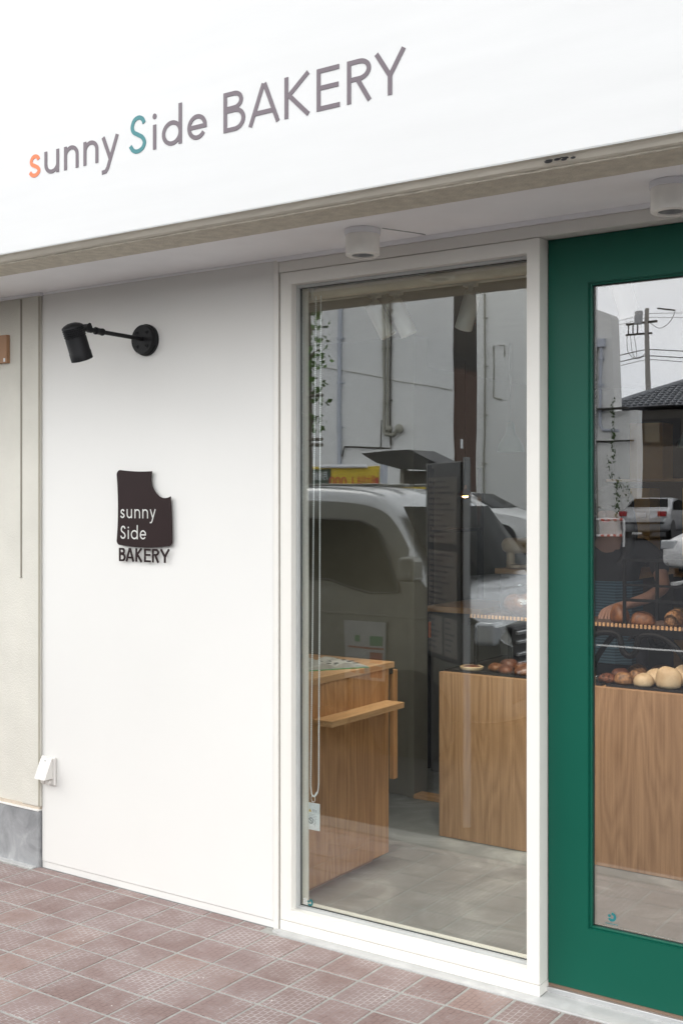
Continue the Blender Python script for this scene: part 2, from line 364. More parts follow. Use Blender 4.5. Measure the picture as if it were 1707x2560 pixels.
def ringframe(mb, x0, x1, z0, z1, l, r, b, t, y0, y1, bev=.0015):
    O = [(x0, z0), (x1, z0), (x1, z1), (x0, z1)]; I = [(x0 + l, z0 + b), (x1 - r, z0 + b), (x1 - r, z1 - t), (x0 + l, z1 - t)]
    V = {}
    for k, y in ((0, y0), (1, y1)):
        for n_, P in (('o', O), ('i', I)): V[k, n_] = [mb.bm.verts.new((p[0], y, p[1])) for p in P]
    es = []
    for i in range(4):
        j = (i + 1) % 4
        mb.bm.faces.new((V[0, 'o'][i], V[0, 'o'][j], V[0, 'i'][j], V[0, 'i'][i])); mb.bm.faces.new((V[1, 'o'][i], V[1, 'i'][i], V[1, 'i'][j], V[1, 'o'][j]))
        mb.bm.faces.new((V[0, 'o'][i], V[1, 'o'][i], V[1, 'o'][j], V[0, 'o'][j])); mb.bm.faces.new((V[0, 'i'][i], V[0, 'i'][j], V[1, 'i'][j], V[1, 'i'][i]))
        for n_ in 'oi': es.append(mb.bm.edges.get((V[0, n_][i], V[0, n_][j])))
    bmesh.ops.recalc_face_normals(mb.bm, faces=mb.bm.faces)
    if bev: bmesh.ops.bevel(mb.bm, geom=es, offset=bev, segments=2, affect='EDGES')
    return mb
def root_loc(o):
    while o.parent: o = o.parent
    return o.location, o
def finish(mb, name, mat, smooth=False, bevel=0):
    bm = mb.bm; bmesh.ops.recalc_face_normals(bm, faces=bm.faces)
    me = bpy.data.meshes.new(name); bm.to_mesh(me); bm.free()
    me.materials.append(mat)
    if smooth:
        for p in me.polygons: p.use_smooth = True
    return me
def smooth_angle(me, ang=40):
    for p in me.polygons: p.use_smooth = True
    try: me.set_sharp_from_angle(angle=R(ang))
    except Exception: pass
def part(name, mb, mat, parent, smooth=False, local=False, label=None, mods=None):
    me = finish(mb, name, mat)
    if smooth: smooth_angle(me)
    if not local:
        l, _ = root_loc(parent); me.transform(Matrix.Translation(-l))
    o = bpy.data.objects.new(name, me); o.parent = parent; col.objects.link(o)
    if label: o['label'] = label
    return o
def thing(name, label, cat, loc=(0, 0, 0), rot=0, group=None):
    o = bpy.data.objects.new(name, None); o.empty_display_size = .1; o.location = loc; o.rotation_euler = (0, 0, rot)
    col.objects.link(o); o['label'] = label; o['category'] = cat
    if group: o['group'] = group
    return o
def solo(name, mb, mat, label, cat, smooth=False, group=None, loc=None):
    me = finish(mb, name, mat)
    if smooth: smooth_angle(me)
    o = bpy.data.objects.new(name, me); col.objects.link(o)
    if loc: me.transform(Matrix.Translation(-Vector(loc))); o.location = loc
    o['label'] = label; o['category'] = cat
    if group: o['group'] = group
    return o
def struct(name, mb, mat, label=None, kind='structure'):
    me = finish(mb, name, mat); o = bpy.data.objects.new(name, me); col.objects.link(o); o['kind'] = kind
    if label: o['label'] = label
    return o
def textpart(name, body, size, mat, parent, loc, rotx=90, rotz=0, align='LEFT', ext=.0005, sx=1, mirror=False):
    cu = bpy.data.curves.new(name, 'FONT'); cu.body = body; cu.size = size; cu.extrude = ext; cu.align_x = align
    t = bpy.data.objects.new(name, cu); col.objects.link(t)
    bpy.context.view_layer.update()
    me = bpy.data.meshes.new_from_object(t.evaluated_get(bpy.context.evaluated_depsgraph_get()))
    bpy.data.objects.remove(t); me.materials.clear(); me.materials.append(mat)
    me.transform(Matrix.Translation(Vector(loc)) @ Matrix.Rotation(R(rotz), 4, 'Z') @ Matrix.Rotation(R(rotx), 4, 'X') @ Matrix.Diagonal((sx, 1, 1, 1)))
    l, _ = root_loc(parent); me.transform(Matrix.Translation(-l))
    o = bpy.data.objects.new(name, me); o.parent = parent; col.objects.link(o)
    return o
def copy_tree(o, parent=None):
    c = o.copy(); col.objects.link(c); c.parent = parent
    for ch in list(o.children): copy_tree(ch, c)
    return c
def smoothpath(P, k=8, closed=False):
    P = [Vector(p) for p in P]; n = len(P); o = []
    for i in range(n - 1):
        a = P[max(i - 1, 0)]; b = P[i]; c = P[i + 1]; d = P[min(i + 2, n - 1)]
        for j in range(k):
            t = j / k
            o.append(.5 * ((2 * b) + (c - a) * t + (2 * a - 5 * b + 4 * c - d) * t * t + (3 * b - a - 3 * c + d) * t ** 3))
    o.append(P[-1]); return o
def arc(cx, cy, rx, ry, a0, a1, n=16):
    return [(cx + rx * math.cos(R(a0 + (a1 - a0) * i / n)), cy + ry * math.sin(R(a0 + (a1 - a0) * i / n))) for i in range(n + 1)]

# ------------------------------------------------------------------ the setting: ground, sidewalk, road, lot
TX, TY, TS, JW = -3.7962, -.0505, .1648, .0088
mb = MB()
mb.box((-9, -1.108, -.14), (5, -.0005, -.0022))
struct('sidewalk_bed', mb, M_grout)
mb = MB()
def tile(x0, x1, y0, y1, h):
    if x1 - x0 < .015 or y1 - y0 < .015: return
    z = h; b = .0022; v = [mb.bm.verts.new(p) for p in ((x0, y0, -.0035), (x1, y0, -.0035), (x1, y1, -.0035), (x0, y1, -.0035))]
    t = [mb.bm.verts.new((p[0], p[1], p[2])) for p in ((x0 + b, y0 + b, z), (x1 - b, y0 + b, z), (x1 - b, y1 - b, z), (x0 + b, y1 - b, z))]
    mb.bm.faces.new(t)
    for i in range(4): mb.bm.faces.new((v[i], v[(i + 1) % 4], t[(i + 1) % 4], t[i]))
rt = random.Random(3)
for i in range(-22, 46):
    x0 = TX + i * TS + JW / 2; x1 = x0 + TS - JW
    if x0 > 2.8 or x1 < -7.4: continue
    for j in range(-1, 6):
        y1 = TY - j * TS - JW / 2; y0 = y1 - TS + JW
        h = rt.uniform(-.0008, .0008)
        if j == -1:
            if x1 > -2.66: 
                if x0 < -2.70: tile(x0, -2.70, y0, -.003, h)
                continue
            if x0 < -3.96:
                continue
            tile(x0, x1, y0, -.003, h)
        else: tile(x0, x1, y0, y1, h)
for i in range(-14, 30):
    tile(TX + (i * 1.5 + .3) * TS, TX + (i * 1.5 + 1.8) * TS - JW, -1.102, -1.0445, 0)
o = struct('sidewalk', mb, M_tile, 'brown clay pavement tiles with grey joints in front of the bakery')
mb = MB(); mb.prism([(-2.655, -.001), (-2.655, -.030), (-2.60, -.046), (-1.0, -.048), (2.5, -.048), (2.5, .2), (-1.592, .2), (-1.592, .0005), (-2.64, .0005)], 'xy', -.02, .0035)
struct('cement_strip', mb, M_strip, 'pale cement strip between the tiles and the shopfront')
mb = MB(); mb.box((-4.6, -.040, -.02), (-3.965, .05, .003)); struct('cement_edge', mb, M_strip)
mb = MB(); mb.box((-60, -1.27, -.16), (40, -1.109, .002), .012); struct('kerb', mb, M_kerb)
mb = MB()
ys = [(60, -.12), (-1.2, -.12), (-10, -.12), (-20, .14), (-60, .18), (-400, .18)]
for (a, za), (b, zb) in zip(ys[1:], ys[2:]):
    f = [mb.bm.verts.new(p) for p in ((-300, a, za), (300, a, za), (300, b, zb), (-300, b, zb))]; mb.bm.faces.new(f)
f = [mb.bm.verts.new(p) for p in ((-300, 300, -.16), (300, 300, -.16), (300, -1.21, -.16), (-300, -1.21, -.16))]; mb.bm.faces.new(f)
struct('road', mb, M_asph)
mb = MB(); mb.box((-60, -9.45, -.125), (40, -9.32, -.115)); mb.box((-60, -4.95, -.125), (-8, -4.83, -.115))
struct('road_marking', mb, M_line)
mb = MB()
for k in range(6):
    mb.box((-20 + k * 2.6, -20, .06 - .02), (-19.9 + k * 2.6, -17, .115 + .0))
struct('parking_line', mb, M_line)

# ------------------------------------------------------------------ bakery building
B = thing('bakery_building', 'white painted bakery shopfront with a deep white fascia over the window and door', 'shop', (-2, .05, 0))
# white wall panel left of the window
mb = MB(); mb.box((-3.943, 0, .028), (-2.672, .12, 2.62), .002)
part('wall', mb, M_wall, B)
mb = MB(); mb.box((-3.943, .0025, -.02), (-2.672, .12, .0265)); part('wall_skirting', mb, M_wall, B)
mb = MB(); mb.box((-2.669, -.004, -.01), (-2.647, .12, 2.62), .002); part('wall_batten', mb, M_frame, B)
# soffit, beam, moulding, fascia
mb = MB(); mb.box((-6.5, -.55, 2.497), (3.2, 6.0, 2.60)); part('soffit', mb, M_soffit, B)
mb = MB(); mb.box((-2.647, -.012, 2.482), (3.2, -.0005, 2.4965)); mb.box((-3.943, -.006, 2.488), (-2.6475, -.0005, 2.4965)); part('soffit_trim', mb, M_soffit, B)
mb = MB()
nseg = 240; ry = random.Random(5)
top = []
for i in range(nseg + 1):
    x = -6.5 + 9.7 * i / nseg; a = ry.uniform(-.0012, .0012); b_ = ry.uniform(-.0015, .0015)
    top.append([mb.bm.verts.new((x, -.545 + a * .7, 2.64)), mb.bm.verts.new((x, -.545 + a, 2.4405)), mb.bm.verts.new((x, -.690 + b_, 2.4395)), mb.bm.verts.new((x, -.693 + b_, 2.442)), mb.bm.verts.new((x, -.698, 2.64))])
for A, C in zip(top, top[1:]):
    for k in range(4): mb.bm.faces.new((A[k], C[k], C[k + 1], A[k + 1]))
part('beam', mb, M_beam, B)
mb = MB()
prof = [(-.6945, 2.444), (-.702, 2.4445), (-.710, 2.447), (-.719, 2.454), (-.727, 2.4585), (-.7375, 2.4600), (-.7375, 2.48), (-.6945, 2.48)]
top = []
for i in range(161):
    x = -6.5 + 9.7 * i / 160
    top.append([mb.bm.verts.new((x, y + ry.uniform(-.0006, .0006), z + ry.uniform(-.0006, .0006))) for y, z in prof])
for A, C in zip(top, top[1:]):
    for k in range(len(prof)): mb.bm.faces.new((A[k], C[k], C[(k + 1) % len(prof)], A[(k + 1) % len(prof)]))
part('moulding', mb, M_beam2, B)
mb = MB()
for q in range(9):
    mb.ball((-1.212 + ry.uniform(-.035, .045), -.716 - ry.uniform(0, .008), 2.451 + ry.uniform(-.001, .007)), (ry.uniform(.004, .012), .003, .003), 8, 6)
part('chipped_patch', mb, M_bumper, B, label='dark chipped spot in the plaster moulding')
mb = MB(); mb.box((-6.5, -.739, 2.4632), (3.2, -.699, 4.4), .0015); part('fascia', mb, M_fascia, B)
mb = MB(); mb.box((-6.5, -.7395, 2.4603), (3.2, -.722, 2.4627)); part('fascia_edge_trim', mb, M_grey, B)
# upper building volume and side / back walls enclosing the shop
mb = MB(); mb.box((-6.5, -.7, 4.4), (3.2, 8, 4.6)); mb.box((-6.5, 7.9, -.05), (3.2, 8, 4.4)); mb.box((3.1, .2, -.05), (3.2, 7.9, 4.4))
part('outer_wall', mb, M_wall, B)
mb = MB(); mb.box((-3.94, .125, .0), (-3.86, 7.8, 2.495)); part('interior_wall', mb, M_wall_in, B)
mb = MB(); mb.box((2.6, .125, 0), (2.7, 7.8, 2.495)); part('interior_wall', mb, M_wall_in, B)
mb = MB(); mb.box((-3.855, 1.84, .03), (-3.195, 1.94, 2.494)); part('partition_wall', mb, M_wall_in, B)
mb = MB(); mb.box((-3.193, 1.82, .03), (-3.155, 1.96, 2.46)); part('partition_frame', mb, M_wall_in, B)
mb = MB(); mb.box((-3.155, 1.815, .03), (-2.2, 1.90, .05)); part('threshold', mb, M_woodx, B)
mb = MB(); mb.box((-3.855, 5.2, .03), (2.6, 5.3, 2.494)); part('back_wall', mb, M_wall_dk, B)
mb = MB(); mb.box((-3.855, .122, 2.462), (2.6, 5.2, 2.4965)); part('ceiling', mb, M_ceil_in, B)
mb = MB(); mb.box((-3.94, .0, -.05), (2.6, 7.9, .0)); mb.box((-3.855, .124, .0), (2.6, 5.2, .028)); part('floor', mb, M_floor, B)
# header band over door, right part of the shopfront (outside the picture)
mb = MB(); mb.box((-2.6465, -.001, 2.442), (3.1, .12, 2.4815), .002); part('header', mb, M_frame, B)

# window: frame, stops, glass, sticker
def rectframe(mb, x0, x1, z0, z1, l, r, b, t, y0, y1, bev=.0015):
    mb.box((x0, y0, z0), (x0 + l, y1, z1), bev); mb.box((x1 - r, y0, z0), (x1, y1, z1), bev)
    mb.box((x0 + l + .0004, y0 + .0003, z1 - t), (x1 - r - .0004, y1, z1), bev); mb.box((x0 + l + .0004, y0 + .0003, z0), (x1 - r - .0004, y1, z0 + b), bev)
mb = MB(); ringframe(mb, -2.640, -1.5945, .040, 2.440, .051, .0455, .042, .046, 0, .11)
WIN = part('window', mb, M_frame, B)
mb = MB(); mb.box((-2.640, -.002, .0036), (-1.593, .11, .0385), .0015); part('sill', mb, M_frame, WIN)
mb = MB(); rectframe(mb, -2.5886, -1.6404, .0825, 2.3935, .010, .010, .010, .010, .030, .058, .0008); part('glazing_bead', mb, M_grey, WIN)
mb = MB(); rectframe(mb, -2.5786, -1.6504, .0925, 2.3835, .002, .002, .002, .002, .044, .0495, 0); part('gasket', mb, M_dark, WIN)
mb = MB(); mb.box((-2.5776, .050, .0935), (-1.6514, .056, 2.3825)); part('glass_pane', mb, M_glass, WIN)
def emblem(parent, x, z, y, s, flip=1, nm='sticker'):
    mb = MB(); mb.ribbon([(x + a, z + b) for a, b in arc(0, 0, s, s, -150, 95, 18)], s * .75, y - .0004, y)
    mb.prism([(x - s * .75 + a, z + s * .25 + b) for a, b in arc(0, 0, s * .45, s * .45, 0, 337, 12)], 'xz', y - .0008, y - .0004)
    mb.box((x - s * 2, y - .0004, z - s * 2.2), (x + s * 2, y, z - s * 2.0)); 
    return part(nm, mb, M_teal, parent)
emblem(WIN, -2.5390, .107, .0497, .0095)
mb = MB()
for r_ in range(4):
    for c_ in range(3): mb.box((-2.569 + c_ * .006, .0493, .096 + r_ * .006), (-2.5655 + c_ * .006, .0497, .0995 + r_ * .006))
part('printed_mark', mb, M_paper, WIN)

# green door
mb = MB(); ringframe(mb, -1.5915, -.62, .031, 2.4405, .140, .14, .205, .1535, .058, .100, .003)
DOOR = part('door', mb, M_green, B, label='green painted sliding door with a tall glass pane')
mb = MB(); rectframe(mb, -1.4514, -.7601, .2361, 2.2870, .0075, .0075, .0065, .006, .066, .092, .0015); part('glazing_bead', mb, M_green, DOOR)
mb = MB(); rectframe(mb, -1.4439, -.7676, .2426, 2.2810, .0025, .0025, .002, .002, .078, .0835, 0); part('gasket', mb, M_dark, DOOR)
mb = MB(); mb.box((-1.4414, .084, .2446), (-.7701, .090, 2.279)); part('glass_pane', mb, M_glass_door, DOOR)
emblem(DOOR, -1.385, .278, .0838, .0105)
mb = MB(); mb.box((-1.5915, .064, .020), (-.62, .096, .0305)); part('brush_strip', mb, M_rust, DOOR)
mb = MB(); mb.cyl((-.70, .04, .95), (-.70, .04, 1.45), .012, n=12); mb.cyl((-.70, .058, 1.0), (-.70, .035, 1.0), .007); mb.cyl((-.70, .058, 1.4), (-.70, .035, 1.4), .007); part('handle', mb, M_alu, DOOR, smooth=True)
mb = MB(); mb.box((-1.5925, .052, .0036), (-.60, .115, .0195), .001); part('door_rail', mb, M_alu, B)
mb = MB(); mb.box((-1.5945, .098, .03), (-1.5917, .1, 2.44)); part('brush_seal', mb, M_bumper, B)
mb = MB(); rectframe(mb, -.615, 3.1, .04, 2.440, .05, .05, .042, .046, 0, .11); W2 = part('window', mb, M_frame, B)  # unseen second window, added to let daylight into the shop
mb = MB(); mb.box((-.565, .050, .082), (3.05, .056, 2.394)); part('glass_pane', mb, M_glass, W2)
mb = MB(); mb.box((-.615, -.002, .0036), (3.1, .11, .0385)); part('sill', mb, M_frame, W2)

# neighbouring building at the left
N = thing('neighbouring_building', 'beige stuccoed neighbouring building with grey plinth at the left edge', 'building', (-5.2, .02, 0))
mb = MB(); mb.box((-4.062, -.012, .262), (-3.946, .3, 2.496), .006, 3); part('pilaster', mb, M_stucco, N)
mb = MB(); mb.box((-7.5, .004, .262), (-4.064, .3, 2.496)); part('wall', mb, M_stucco, N)
mb = MB(); mb.box((-7.5, -.014, -.02), (-3.950, .3, .243), .004); part('plinth', mb, M_plinth, N)
mb = MB(); mb.box((-7.5, -.018, .244), (-3.949, .28, .2505), .001); part('plinth_flashing', mb, M_wall, N)
mb = MB(); mb.box((-7.5, -.008, .2505), (-3.951, .28, .2618)); part('plinth_joint', mb, M_plastic_in, N)
mb = MB(); mb.box((-4.088, -.010, 1.255), (-4.073, .004, 2.48), .002); part('cable_duct', mb, M_stucco, N)
mb = MB(); mb.box((-4.0715, -.0125, 1.262), (-4.0625, .003, 2.48)); part('duct_shadow', mb, simple('duct_shadow_tone', (.30, .28, .235), .9), N)  # dark strip paints the cable duct's shadow on the wall
mb = MB(); mb.box((-3.9535, -.0135, .265), (-3.9445, -.011, 2.48)); part('side_strip', mb, simple('olive_side_strip', (.36, .335, .27), .8), N)  # strip along the pilaster's side edge, in a darker olive
mb = MB(); mb.box((-6.5, -.024, 2.484), (-3.93, -.0125, 2.4965)); mb.box((-3.945, -.0125, 2.484), (-3.93, -.0005, 2.4965)); part('ceiling_trim', mb, M_lampb, N)
mb = MB(); mb.box((-7.5, .0045, 2.45), (-4.064, .003, 2.4960)); part('wall_band', mb, M_stucco, N)
mb = MB(); mb.box((-7.5, .3, 0), (-6.5, 8, 6)); mb.box((-7.5, -.4, 2.6), (-6.501, 8, 6)); part('upper_wall', mb, M_stucco, N)
bx = thing('wall_box', 'small brown square box on the beige wall, cut by the left edge', 'box', (-4.25, .0, 2.26))
mb = MB(); mb.box((-4.42, -.016, 2.207), (-4.158, .004, 2.332), .002); part('cover', mb, simple('brown_board', (.36, .20, .11), .6), bx)
mb = MB(); mb.box((-4.1755, -.019, 2.212), (-4.1665, -.0155, 2.228)); part('label_tab', mb, M_paper, bx)

# ------------------------------------------------------------------ lettering: stroke letters drawn as ribbons
def letter(mb, ch, x0, x1, zb, xh, cap, wd, y0, y1):
    W = x1 - x0; h = wd / 2; k = [0]
    def st(pts, closed=False):
        e = k[0] * .00012; k[0] += 1
        mb.ribbon(pts, wd, y0 - e, y1, closed)
    def X(u): return x0 + h + u * (W - wd)
    def Z(v, H): return zb + h + v * (H - wd)
    if ch in 'sS':
        H = xh if ch == 's' else cap
        pts = [(.93, .80), (.80, .94), (.55, 1.0), (.27, .94), (.13, .76), (.22, .60), (.50, .50), (.80, .39), (.95, .23), (.82, .07), (.50, 0), (.20, .05), (0, .20)]
        st([(p.x, p.y) for p in smoothpath([(X(a), Z(b, H), 0) for a, b in pts], 5)])
    elif ch == 'u':
        st([(X(0), zb + xh)] + [(X(0), zb + xh * .42)] + arc(x0 + W / 2, zb + xh * .42, (W - wd) / 2, xh * .42 - h, 180, 350, 14)[1:])
        st([(X(1), zb + xh), (X(1), zb)])
    elif ch == 'n':
        st([(X(1), zb)] + [(X(1), zb + xh * .58)] + arc(x0 + W / 2, zb + xh * .58, (W - wd) / 2, xh * .42 - h, 0, 170, 14)[1:])
        st([(X(0), zb + xh), (X(0), zb)])
    elif ch == 'y':
        st([(x1 - h * 1.05, zb + xh), (x0 + W * .36, zb - xh * .30), (x0 + W * .24, zb - xh * .44), (x0 + W * .02, zb - xh * .46)])
        st([(x0 + h * 1.05, zb + xh), (x0 + W * .50, zb + h * .8)])
    elif ch == 'i':
        st([(X(.5), zb), (X(.5), zb + xh)])
        cx = x0 + W / 2; mb.prism(arc(cx, zb + xh + wd * 1.95, wd * .62, wd * .68, 0, 345, 16), 'xz', y0, y1)
    elif ch == 'd':
        st(arc(x0 + (W) / 2, zb + xh / 2, (W - wd) / 2, xh / 2 - h, 0, 345, 30), True)
        st([(X(1), zb), (X(1), zb + cap * 1.05)])
    elif ch == 'e':
        st(arc(x0 + W / 2, zb + xh / 2, (W - wd) / 2, xh / 2 - h, 5, 325, 26))
        st([(X(0) + .001, zb + xh * .50), (X(1) + h * .9, zb + xh * .50)])
    elif ch == 'B':
        st([(X(0), zb), (X(0), zb + cap)])
        r1 = cap * .26
        st([(X(0), zb + cap - h), (x0 + W * .50, zb + cap - h)] + arc(x0 + W * .50, zb + cap * .765, W * .40 - h, cap * .235 - h, 90, -90, 12)[1:] + [(X(0), zb + cap * .53 + h)])
        st([(X(0), zb + cap * .53), (x0 + W * .52, zb + cap * .53)] + arc(x0 + W * .52, zb + (cap * .53 + h) / 2, W * .48 - h, (cap * .53 - h) / 2, 90, -90, 14)[1:] + [(X(0), zb + h)])
    elif ch == 'A':
        st([(x0 + h * 1.05, zb), (x0 + W / 2 - h * .25, zb + cap)]); st([(x1 - h * 1.05, zb), (x0 + W / 2 + h * .25, zb + cap)])
        st([(x0 + W * .22, zb + cap * .30), (x1 - W * .22, zb + cap * .30)])
    elif ch == 'K':
        st([(X(0), zb), (X(0), zb + cap)]); st([(x0 + wd, zb + cap * .53), (x1 - h * 1.6, zb + cap)]); st([(x0 + wd * 1.1, zb + cap * .56), (x1 - h * 1.5, zb)])
    elif ch == 'E':
        st([(X(0), zb), (X(0), zb + cap)])
        for v, e in ((h, 1), (cap * .54, .94), (cap - h, .97)): st([(X(0), zb + v), (x0 + W * e, zb + v)])
    elif ch == 'R':
        st([(X(0), zb), (X(0), zb + cap)])
        st([(X(0), zb + cap - h), (x0 + W * .50, zb + cap - h)] + arc(x0 + W * .50, zb + cap * .745, W * .45 - h, cap * .255 - h, 90, -90, 14)[1:] + [(X(0), zb + cap * .49 + h)])
        st([(x0 + W * .45, zb + cap * .50), (x1 - h * 1.3, zb)])
    elif ch == 'Y':
        st([(x0 + h * 1.2, zb + cap), (x0 + W / 2, zb + cap * .44)]); st([(x1 - h * 1.2, zb + cap), (x0 + W / 2, zb + cap * .44)]); st([(x0 + W / 2, zb + cap * .47), (x0 + W / 2, zb)])
SG = thing('shop_sign', 'large grey, orange and teal lettering across the white fascia reading sunny Side BAKERY', 'sign', (-2.38, -.739, 2.70))
for ch, a, b_ in (('s', -3.325, -3.261), ('u', -3.241, -3.165), ('n', -3.139, -3.066), ('n', -3.041, -2.968), ('y', -2.952, -2.869), ('S', -2.822, -2.739), ('i', -2.7105, -2.696), ('d', -2.670, -2.582), ('e', -2.558, -2.475),
                  ('B', -2.405, -2.317), ('A', -2.304, -2.18), ('K', -2.162, -2.061), ('E', -2.041, -1.957), ('R', -1.931, -1.843), ('Y', -1.837, -1.727)):
    KF = .951; mb = MB(); letter(mb, ch, a * KF, b_ * KF, 1.6 + (2.762 - 1.6) * KF, .0825 * KF, .127 * KF, .0142 * KF, -.7405, -.7393)
    part('letter', mb, {'s': M_orange, 'S': M_teal}.get(ch, M_let), SG)

# brown toast-shaped plaque
PQ = thing('wall_plaque', 'dark brown toast-shaped metal plaque with a bite out of its corner, sunny Side BAKERY', 'sign', (-3.32, -.012, 1.34))
def bez(p, q, bow, n=10):
    p = Vector(p); q = Vector(q); d = q - p; nn = Vector((-d.y, d.x)).normalized()
    return [tuple(p + d * t + nn * bow * 4 * t * (1 - t)) for t in [i / n for i in range(n + 1)]]
out_ = []
out_ += bez((-3.453, 1.720), (-3.276, 1.713), -.0035)                              # top edge
out_ += [(-3.2795, 1.700)] + [(p.x, p.y) for p in smoothpath([(-3.281, 1.682, 0), (-3.2785, 1.662, 0), (-3.269, 1.643, 0), (-3.257, 1.628, 0), (-3.243, 1.616, 0), (-3.226, 1.6075, 0), (-3.207, 1.605, 0), (-3.190, 1.6065, 0), (-3.175, 1.6115, 0)], 4)]
out_ += bez((-3.1752, 1.600), (-3.1675, 1.432), .0025)[0:]
out_ += arc(-3.1855, 1.4320, .018, .018, 0, -95, 8)[1:]
out_ += bez((-3.190, 1.4135), (-3.452, 1.4125), .008)[1:]
out_ += arc(-3.4545, 1.4305, .0185, .018, 268, 180, 8)[1:]
out_ += bez((-3.4728, 1.432), (-3.473, 1.700), -.0075)[1:]
out_ += arc(-3.4535, 1.7005, .0195, .0195, 180, 92, 8)[1:]
mb = MB(); mb.prism(out_, 'xz', -.0165, -.0125); part('plate', mb, M_plate, PQ)
for x, z in ((-3.44, 1.69), (-3.20, 1.56), (-3.44, 1.44), (-3.2, 1.44)):
    mb = MB(); mb.cyl((x, -.0125, z), (x, .001, z), .004, n=10); part('standoff', mb, M_alu, PQ)
for ch, a, b_, zb, xh, cap, wd in (('s', -3.452, -3.426, 1.523, .037, .055, .0058), ('u', -3.415, -3.385, 1.523, .037, .055, .0052), ('n', -3.371, -3.340, 1.523, .037, .055, .0052), ('n', -3.327, -3.296, 1.523, .037, .055, .0052), ('y', -3.286, -3.254, 1.523, .037, .055, .0050),
                  ('S', -3.452, -3.420, 1.438, .037, .054, .0060), ('i', -3.409, -3.403, 1.438, .037, .055, .0052), ('d', -3.391, -3.353, 1.438, .037, .055, .0052), ('e', -3.341, -3.307, 1.438, .037, .055, .0052)):
    mb = MB(); letter(mb, ch, a, b_, zb, xh, cap, wd, -.0172, -.0166); part('letter', mb, M_letcut, PQ)
for ch, a, b_ in (('B', -3.460, -3.425), ('A', -3.423, -3.376), ('K', -3.367, -3.328), ('E', -3.319, -3.284), ('R', -3.275, -3.237), ('Y', -3.233, -3.180)):
    mb = MB(); letter(mb, ch, a, b_, 1.3465, .037, .0545, .0078, -.0165, -.0125); part('letter', mb, M_plate, PQ)

# wall spotlight
SL = thing('wall_spotlight', 'black wall-mounted spotlight on a long arm above the plaque', 'lamp', (-3.315, 0, 2.245))
mb = MB(); mb.lathe([(0, 0), (.063, 0), (.064, .004), (.064, .014), (.060, .016), (.060, .030), (.057, .034), (0, .034)], (-3.315, 0, 2.243), (0, -1, 0), 40); part('base', mb, M_black, SL, smooth=True)
for sx in (-.026, .026):
    for sz in (-.028, .028):
        mb = MB(); mb.lathe([(.0075, 0), (.0075, .003), (.0045, .0032), (.004, .001), (0, .001)], (-3.315 + sx, -.034, 2.243 + sz), (0, -1, 0), 12); part('screw', mb, M_black, SL, smooth=True)
mb = MB(); mb.cyl((-3.315, -.034, 2.245), (-3.315, -.25, 2.247), .0085, n=16); part('arm', mb, M_black, SL, smooth=True)
mb = MB(); mb.lathe([(0, 0), (.013, 0), (.0145, .004), (.0145, .008), (.0130, .010), (.0130, .034), (.0145, .036), (.0145, .042), (.010, .044), (.009, .06), (.012, .063), (.012, .078), (0, .08)], (-3.315, -.243, 2.247), (0, -1, .02), 20)
mb.cyl((-3.330, -.328, 2.254), (-3.300, -.328, 2.254), .015, n=16); mb.ball((-3.315, -.314, 2.268), .007); part('joint', mb, M_black, SL, smooth=True)
hax = Vector((0, .052, -.125)).normalized(); hb = Vector((-3.315, -.402, 2.250))
prof = [(0, -.013), (.018, -.0115), (.032, -.006), (.040, .0)]
for q in range(5): prof += [(.0415, .002 + q * .008), (.0415, .006 + q * .008), (.0390, .0065 + q * .008), (.0390, .0095 + q * .008)]
prof += [(.0405, .046), (.0405, .098), (.0418, .100), (.0418, .130), (.038, .131), (.037, .118), (0, .118)]
mb = MB(); mb.lathe(prof, hb, hax, 40); part('lamp_head', mb, M_black, SL, smooth=True)

# outlet cover
OC = thing('outlet_cover', 'white plastic weatherproof outlet cover low on the wall corner', 'outlet', (-3.89, -.01, .367))
mb = MB(); mb.box((-3.935, -.015, .367), (-3.849, -.0002, .489), .006, 3); part('back_plate', mb, M_plastic, OC)
mb = MB()
hood = [(-.0155, .486), (-.024, .480), (-.058, .405), (-.060, .399), (-.0155, .399)]
mb.prism(hood, 'yz', -3.925, -3.921); mb.prism(hood, 'yz', -3.862, -3.858)
mb.prism([(-.0155, .486), (-.024, .480), (-.060, .399), (-.056, .399), (-.022, .476), (-.0155, .482)], 'yz', -3.9208, -3.8622)
part('hood', mb, M_plastic, OC)
mb = MB(); mb.prism([(-.0158, .399), (-.0158, .474), (-.022, .474), (-.0545, .3995)], 'yz', -3.9203, -3.8625); part('recess', mb, M_plastic_in, OC)
mb = MB(); mb.lathe([(0, 0), (.012, 0), (.012, .014), (.009, .016), (0, .016)], (-3.877, -.015, .383), (0, -1, 0), 16); mb.lathe([(0, 0), (.012, 0), (.012, .010), (0, .012)], (-3.913, -.015, .386), (0, -1, 0), 16); part('knob', mb, M_plastic, OC, smooth=True)
mb = MB(); mb.lathe([(.0035, 0), (.0035, .002), (0, .002)], (-3.893, -.027, .474), (0, -.9, .4), 10); part('screw', mb, M_grey, OC)

